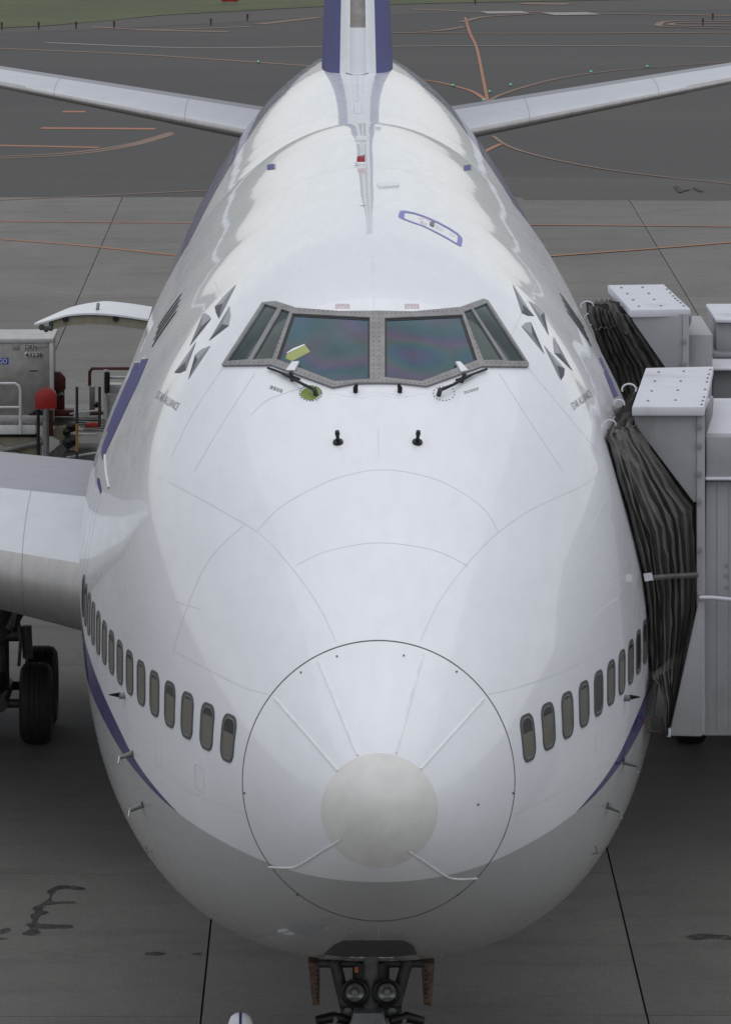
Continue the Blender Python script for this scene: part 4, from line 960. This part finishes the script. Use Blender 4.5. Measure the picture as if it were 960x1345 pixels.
Rp = [(838, 556), (850, 574), (868, 600), (890, 634), (914, 664), (916, 700), (917, 740), (917, 790), (908, 840), (897, 890), (889, 930), (881, 966)]
rows = rowpts(Lp, Rp, 6.75, 7.30, 22)
for r in range(17):
    q = rowpts(Lp, Lp, 0, 0, 22); t_ = r / 22 * (len(Lp) - 1); i_ = int(t_); u_ = t_ - i_
    x_, y_ = Lp[i_][0] + (Lp[i_ + 1][0] - Lp[i_][0]) * u_, Lp[i_][1] + (Lp[i_ + 1][1] - Lp[i_][1]) * u_
    hp_, hn_ = onpx(x_, y_); rows[r] = (hp_ + hn_ * .04, rows[r][1])
bellow_sheet('bellows', rows, 19, .065, M['bellows'], B1, 3)
rows_b = [(a + Vector((.03, .5, 0)), b + Vector((.05, .35, 0))) for a, b in rows]; bellow_sheet('bellows_liner', rows_b, 10, .03, M['bellowsdark'], B1, 5)
# top of the bellows, folding back towards the far post
def L2(a, b, t): return (a[0] + (b[0] - a[0]) * t, a[1] + (b[1] - a[1]) * t)
def hug(x, y, Yd, d=.12):
    p_, n_, i_, ds = BVH.ray_cast(CAMLOC, pray(x, y))
    return CAMLOC + pray(x, y) * (ds - d) if p_ is not None and p_.y < Yd + .3 else atY(x, y, Yd)
bellow_sheet('bellows_top', [(hug(*L2((794, 577), (831, 512), t), 6.6 + 3.4 * t), atY(*L2((838, 558), (850, 500), t), 7.2 + 3.2 * t)) for t in (0, .12, .25, .4, .6, .8, 1)], 13, .05, M['bellows'], B1, 8, (0, -.3, 1))
prism('bellows_pad', [atY(x, y, 8.6) for x, y in ((806, 536), (816, 534), (812, 546), (801, 548))], (0, .4, .0), M['loadgrey'], B1, .02)
for x, y, r_ in ((801, 557, .06), (813, 530, .055), (826, 511, .075)): hoop(atY(x, y, 7.0), r_, M['bridgewhite'], B1)
prism('reflective_patch', [atY(x, y, 6.35) for x, y in ((845, 754), (856, 752.5), (858, 762), (847, 764))], (0, .02, 0), M['bridgewhite'], B1)
tube('bellows_strap', [atY(857, 759, 6.4), atY(880, 757, 6.8), atY(900, 756, 7.0), atY(916, 755, 7.05)], .03, M['bellows'], B1, 6)
tube('hanging_cable', [atY(846, 945, 6.9), atY(852, 960, 6.9), atY(868, 962, 6.9), atY(870, 945, 6.9), atY(858, 942, 6.9), atY(848, 950, 6.9), atY(852, 963, 6.9)], .012, M['rust'], B1, 6)
# --- far bridge
B2 = empty('jet_bridge', (8.0, 21.0, 0), 'farther grey jet bridge at the second door, higher in the view', 'jet bridge', 'jet bridges at the port doors')
roof_plate([(798, 374), (872, 373), (907, 405.5), (828, 406.5)], 7.80, .10, M['bridgewhite'], B2)
bolts([(816, 378), (844, 377.5), (824, 386), (852, 385.5), (831.5, 394), (859, 393.5), (839, 402.5), (868, 402), (876, 380), (880, 385), (884, 389), (887, 392), (890, 395), (894, 398), (898, 402)], lambda x, y: atZ(x, y, 7.80), M['bridgedark'], B2, .018)
Y2 = 19.2
prism('canopy_panel', [atY(x, y, Y2) for x, y in ((830, 413), (896.5, 412), (896.5, 500), (886, 500), (831, 421))], (0, .05, 0), M['bridge'], B2, .008)
prism('frame_post', [atY(x, y, Y2 - .02) for x, y in ((896.5, 412), (905, 412), (905, 640), (896.5, 640))], (0, .3, 0), M['bridge'], B2, .01)
for x, y in ((898, 448), (898, 478)): lathe('bolt', [(.03, 0), (.03, .02), (0, .025)], atY(x, y, Y2 - .03), (0, -1, 0), M['bridgedark'], B2, 8)
prism('hinge_plate', [atY(x, y, Y2 + .3) for x, y in ((905, 413), (909, 409), (908, 424), (905, 430))], (0, .08, 0), M['bridge'], B2, .01)
cab('cab_wall', 904, 936, 439, 640, Y2 + .2, 2.2, M['bridge'], B2)
cab('tunnel_wall', 936.2, 1250, 486, 640, Y2 + .6, 4.0, M['bridgedark'], B2)
cab('tunnel_roof', 935.5, 1250, 483, 487, Y2 + .4, 3.4, M['bridgewhite'], B2)
tube('support_column', [(8.8, 21, 0), (8.8, 21, 4.4)], .35, M['bridgedark'], B2, 16)
hv = cab('roof_unit', 940.5, 985, 424, 464, Y2 + 1.7, 1.6, M['bridge'], B2)
cab('roof_unit_lid', 939.5, 990, 419, 424, Y2 + 1.6, 1.9, M['bridgewhite'], B2); cab('roof_unit_base', 936.5, 990, 464, 470, Y2 + 1.4, 2.3, M['bridgedark'], B2)
Lp = [(772, 400), (776, 420), (783, 440), (791, 462), (799, 482), (806, 505), (814, 530), (822, 560)]
Rp = [(828, 414), (838, 430), (850, 448), (862, 466), (874, 484), (880, 505), (886, 530), (890, 560)]
rows = rowpts(Lp, Rp, 20.0, 19.5, 14); bellow_sheet('bellows', rows, 16, .08, M['bellows'], B2, 11)
rows_b = [(a + Vector((-.02, .35, 0)), b + Vector((.6, .4, 0))) for a, b in rows]; bellow_sheet('bellows_liner', rows_b, 8, .03, M['bellowsdark'], B2, 12)
bellow_sheet('bellows_top', [(atY(*L2((782, 434), (775, 397), t), 19.8 + 1.8 * t), atY(*L2((810, 428), (803, 392), t), 19.7 + 1.8 * t)) for t in (0, .15, .3, .5, .75, 1)], 9, .05, M['bellows'], B2, 18, (0, -.3, 1))
sq = bellow_sheet('bellows_flap', [(atY(797, 394, 20.2), atY(812, 402, 20.0)), (atY(800, 412, 20.0), atY(822, 420, 19.8)), (atY(818, 432, 19.7), atY(823, 440, 19.6))], 5, .03, M['bellows'], B2, 14)
bellow_sheet('bellows_back', [(atY(797, 393, 20.6), atY(835, 400, 20.4)), (atY(820, 430, 20.4), atY(850, 440, 20.2)), (atY(830, 470, 20.4), atY(880, 470, 20.2))], 4, .02, M['bellowsdark'], B2, 15)
for x, y, r_ in ((771, 402, .085), (775, 417, .075), (783, 432, .10)): hoop(atY(x, y, 20.3), r_, M['bridgewhite'], B2)

# ------------------------------------------------------------------ cargo loader and container on the starboard side
YC = 46.0
def CP(x, y, dy=0.0): return atY(x * 0.22917, 360 + y * 0.22917, YC + dy)
def cbox(name, x0, x1, y0, y1, dy, dep, m, parent, bev=0.01):
    a, b = CP(x0, y0, dy), CP(x1, y1, dy); return box(name, min(a.x, b.x), max(a.x, b.x), YC + dy, YC + dy + dep, min(a.z, b.z), max(a.z, b.z), m, parent, bev)
cz = CP(0, 372).z; zlow = CP(0, 835).z; xr = CP(306, 400).x; xl = xr - 2.0
ct = empty('cargo_container', (xr - 1.0, YC + .7, zlow), 'dented aluminium air cargo container standing on the loader', 'container')
box('container_body', xl, xr - .04, YC + .02, YC + 1.5, zlow, cz, M['alu'], ct, .01)
box('top_rail', xl - .02, xr, YC - .01, YC + .05, cz - .07, cz + .01, M['alulight'], ct, .008); box('top_rail', xr - .06, xr, YC + .05, YC + 1.52, cz - .07, cz + .01, M['alulight'], ct, .008)
box('roof_sheet', xl, xr - .06, YC + .05, YC + 1.5, cz - .02, cz + .006, M['alulight'], ct)
box('corner_rail', xr - .07, xr + .005, YC - .012, YC + .06, zlow, cz - .07, M['alulight'], ct, .008); box('bottom_rail', xl, xr, YC - .012, YC + .06, zlow - .02, zlow + .08, M['alulight'], ct, .008)
for x0, x1, y0, y1 in ((72, 114, 392, 434), (205, 275, 375, 416)): cbox('patch_plate', x0, x1, y0, y1, .008, .02, M['alulight'] if x0 > 100 else M['alu'], ct, .004)
cbox('label_plate', 140, 216, 400, 434, .012, .01, M['alulight'], ct, .002); cbox('label_plate', 140, 248, 446, 480, .012, .01, M['alulight'], ct, .002)
text_on('lettering', 'DKN', (146, 431), (66, 0), (0, -28), M['black'], ct, lambda x, y: CP(x, y, .008), 0.012); text_on('lettering', '43238', (146, 476), (98, 0), (0, -28), M['black'], ct, lambda x, y: CP(x, y, .008), 0.012)
M['logoblue'] = simple('sign_blue', (0.03, 0.05, 0.33), .5)
cbox('blue_sign', -60, 49, 479, 516, .012, .01, M['logoblue'], ct, .002); text_on('lettering', 'GO', (-6, 512), (46, 0), (0, -29), M['loadwhite'], ct, lambda x, y: CP(x, y, .008), 0.012)
cbox('rivet_bar', 168, 218, 551, 557, .01, .015, M['darkgrey'], ct, .002)
ld = empty('cargo_loader', (-6.0, YC + .5, 0), 'white and red cargo loader platform beside the open door', 'loader')
cbox('platform_beam', -120, 205, 868, 918, -.25, .12, M['loadwhite'], ld); cbox('platform_deck', -120, 300, 845, 868, -.2, 2.2, M['loadgrey'], ld)
cbox('side_plate', -120, 240, 935, 1120, -.1, .08, M['beige'], ld); cbox('under_frame', -100, 210, 915, 940, -.05, .1, M['black'], ld)
tube('scissor_arm', [CP(-120, 1040, -.2), CP(250, 960, -.2)], .05, M['loadgrey'], ld); tube('scissor_arm', [CP(-60, 960, -.15), CP(330, 1150, -.15)], .06, M['beige'], ld)
bm = bmesh.new(); add_tube(bm, [CP(-60, 626, -.35), CP(85, 626, -.35), CP(108, 640, -.35), CP(116, 668, -.35), CP(117, 915, -.35)], .026, 8); add_tube(bm, [CP(-60, 763, -.35), CP(116, 763, -.35)], .024, 8); bm_obj('guard_rail', bm, M['loadwhite'], ld, smooth=True)
prism('red_pad', [CP(x, y, -.5) for x, y in ((202, 690), (235, 657), (290, 657), (323, 690), (323, 772), (202, 772))], (0, .12, 0), M['red'], ld, .006)
prism('red_pad', [CP(x, y, .4) for x, y in ((285, 575), (310, 560), (345, 560), (375, 595), (375, 665), (285, 667))], (0, .12, 0), M['darkred'], ld, .02)
tube('pad_post', [CP(264, 770, -.45), CP(264, 1200, -.45)], .058, M['steel'], ld, 14); tube('pad_post', [CP(219, 775, -.4), CP(219, 1200, -.4)], .03, M['black'], ld, 8)
cbox('pad_frame', 245, 305, 780, 930, -.3, .1, M['darkred'], ld); cbox('pad_frame', 318, 370, 667, 778, .45, .1, M['darkred'], ld); cbox('pad_frame', 300, 420, 780, 815, .3, .3, M['darkred'], ld)
prism('deck_wing', [CP(x, y, 0) for x, y in ((130, 830), (205, 780), (300, 790), (300, 850), (130, 870))], (0, .3, 0), M['black'], ld)
cbox('bridge_deck', 300, 560, 820, 870, .6, 1.8, M['loadgrey'], ld); cbox('deck_edge', 398, 560, 915, 928, .2, .5, M['loadwhite'], ld, .004)
prism('deck_flap', [CP(x, y, .1) for x, y in ((310, 880), (380, 870), (372, 955), (330, 950), (300, 930))], (0, .2, 0), M['beige'], ld)
bm = bmesh.new()
for k in range(5):
    a, b = CP(400 + 20 * k, 830 + 14 * k, .6 - .05 * k), CP(600, 835 + 16 * k, .6 - .05 * k); add_tube(bm, [a, b], .02, 6)
bm_obj('deck_roller', bm, M['steel'], ld)
cbox('red_bar', 488, 578, 853, 878, .1, .1, M['red'], ld); cbox('red_bar', 515, 600, 790, 806, .9, .1, M['darkred'], ld)
bm = bmesh.new(); add_tube(bm, [CP(514, 640, 1.0), CP(514, 560, 1.0), CP(528, 540, 1.0), CP(760, 540, 1.0)], .03, 8); bm_obj('hoop_rail', bm, M['darkred'], ld, smooth=True)
cbox('control_box', 512, 542, 645, 790, 1.0, .3, M['steel'], ld); cbox('control_box', 625, 700, 632, 685, .8, .3, M['loadwhite'], ld)
tube('white_post', [CP(606, 548, .7), CP(606, 1000, .7)], .045, M['loadwhite'], ld, 10); tube('white_post', [CP(606, 592, .7), CP(760, 592, .7)], .025, M['loadwhite'], ld, 8); cbox('white_panel', 596, 680, 690, 850, .75, .1, M['loadwhite'], ld)
tube('black_lever', [CP(614, 560, .62), CP(614, 680, .62)], .05, M['black'], ld, 8)
for x, a, b, m_ in ((441, 645, 855, 'darkgrey'), (441, 855, 1015, 'amber'), (441, 1015, 1200, 'darkgrey'), (571, 645, 870, 'darkgrey')): tube('stanchion', [CP(x, a, -.1), CP(x, b, -.1)], .026, M[m_], ld, 8)
for x, y, r_ in ((410, 870, .09), (385, 900, .07), (420, 950, .08), (395, 960, .1), (555, 742, .05), (350, 690, .05)): lathe('roller', [(r_ * .3, 0), (r_, .02), (r_, .2), (r_ * .3, .22)], CP(x, y, .15), (0, -1, 0), M['black'], ld, 12)
prism('lower_panel', [CP(x, y, .2) for x, y in ((280, 1030), (350, 970), (380, 1010), (330, 1060), (280, 1060))], (0, .1, 0), M['loadgrey'], ld); cbox('lower_deck', 370, 600, 1020, 1100, .3, 1.2, M['loadgrey'], ld)
tube('lower_rail', [CP(380, 1050, .1), CP(600, 1015, .1)], .02, M['loadwhite'], ld, 6); tube('lower_rail', [CP(400, 800, .3), CP(600, 775, .3)], .018, M['loadwhite'], ld, 6); cbox('hose_box', 400, 440, 960, 1010, .1, .3, M['loadwhite'], ld)
for xx in (-8.0, -5.0, -4.0):
    for yy in (YC + .2, YC + 2.0): lathe('wheel', [(.12, -.1), (.36, -.11), (.38, 0), (.36, .11), (.12, .1)], (xx, yy, .38), (1, 0, 0), M['tyre'], ld, 20)
box('chassis', -8.6, -3.6, YC + .1, YC + 2.1, .45, .9, M['loadgrey'], ld, .03)
tube('chassis_leg', [(-7.5, YC + 1.1, .8), (-7.5, YC + 1.1, zlow - .1)], .15, M['loadgrey'], ld, 10); tube('chassis_leg', [(-5.3, YC + 1.1, .8), (-5.3, YC + 1.1, zlow - .1)], .15, M['loadgrey'], ld, 10)

# ------------------------------------------------------------------ ground crew member: only the helmet rises into the picture
hp = atZ(316, 1331, 1.80); px_, py_ = hp.x, hp.y
per = empty('person', (px_, py_, 0), 'person wearing white helmet with dark blue stripe standing by the nose gear', 'person')
def skin(name, joints, edges, m, parent):
    me = bpy.data.meshes.new(name); me.from_pydata([Vector(j[:3]) + Vector((px_, py_, 0)) for j in joints], edges, []); me.materials.append(m)
    o = bpy.data.objects.new(name, me); COL.objects.link(o)
    md = o.modifiers.new('skin', 'SKIN'); md.use_smooth_shade = True
    for i, j in enumerate(joints): me.skin_vertices[0].data[i].radius = (j[3], j[4] if len(j) > 4 else j[3])
    me.skin_vertices[0].data[0].use_root = True
    sb = o.modifiers.new('sub', 'SUBSURF'); sb.levels = 2; sb.render_levels = 2
    setparent(o, parent); return o
M['overall'] = simple('overall_cloth', (0.05, 0.06, 0.10), .8, bmp=.3); M['skin'] = simple('skin', (0.45, 0.27, 0.19), .5)
J = [(0, 0, .95, .17, .12), (0, 0, 1.15, .15, .11), (0, 0, 1.38, .18, .12), (0, 0, 1.47, .08), (0, -.01, 1.54, .06), (.19, 0, 1.40, .07), (.25, .02, 1.12, .05), (.27, -.06, .88, .04), (-.19, 0, 1.40, .07), (-.25, .02, 1.12, .05), (-.27, -.06, .88, .04),
     (.10, 0, .86, .10), (.11, -.01, .50, .07), (.12, .02, .12, .05), (.12, -.12, .05, .045), (-.10, 0, .86, .10), (-.11, -.01, .50, .07), (-.12, .02, .12, .05), (-.12, -.12, .05, .045)]
skin('body', J, [(0, 1), (1, 2), (2, 3), (3, 4), (2, 5), (5, 6), (6, 7), (2, 8), (8, 9), (9, 10), (0, 11), (11, 12), (12, 13), (13, 14), (0, 15), (15, 16), (16, 17), (17, 18)], M['overall'], per)
hd = skin('head', [(0, 0, 1.56, .06), (0, -.005, 1.64, .085, .10), (0, 0, 1.72, .075, .09), (0, -.095, 1.63, .02)], [(0, 1), (1, 2), (1, 3)], M['skin'], per)
for s in (-1, 1):
    hx, hz = s * .27, .84
    skin('hand', [(hx, -.06, .86, .035), (hx, -.08, .79, .04, .02), (hx - .025, -.09, .72, .009), (hx - .02, -.10, .67, .008), (hx, -.095, .71, .009), (hx, -.11, .66, .008), (hx + .02, -.09, .72, .009), (hx + .02, -.10, .68, .008), (hx - s * .035, -.10, .77, .010), (hx - s * .04, -.13, .74, .009)],
         [(0, 1), (1, 2), (2, 3), (1, 4), (4, 5), (1, 6), (6, 7), (1, 8), (8, 9)], M['skin'], per)
hel = lathe('helmet', [(.145, -.03), (.135, 0), (.128, .05), (.105, .105), (.06, .14), (0, .15)], (px_, py_, 1.65), (0, 0, 1), M['white'], per, 28)
pr = [(.145, -.03), (.135, 0), (.128, .05), (.105, .105), (.06, .14), (0, .15)]
pts = [Vector((px_, py_ - r * 1.03, 1.653 + h)) for r, h in pr] + [Vector((px_, py_ + r * 1.03, 1.653 + h)) for r, h in pr[-2::-1]]
V = []; Fc = []
for i, q in enumerate(pts):
    V += [q + Vector((-.014, 0, 0)), q + Vector((.014, 0, 0))]
    if i: Fc.append((2 * i - 2, 2 * i - 1, 2 * i + 1, 2 * i))
mesh_obj('helmet_stripe', V, Fc, M['blue'], hel)
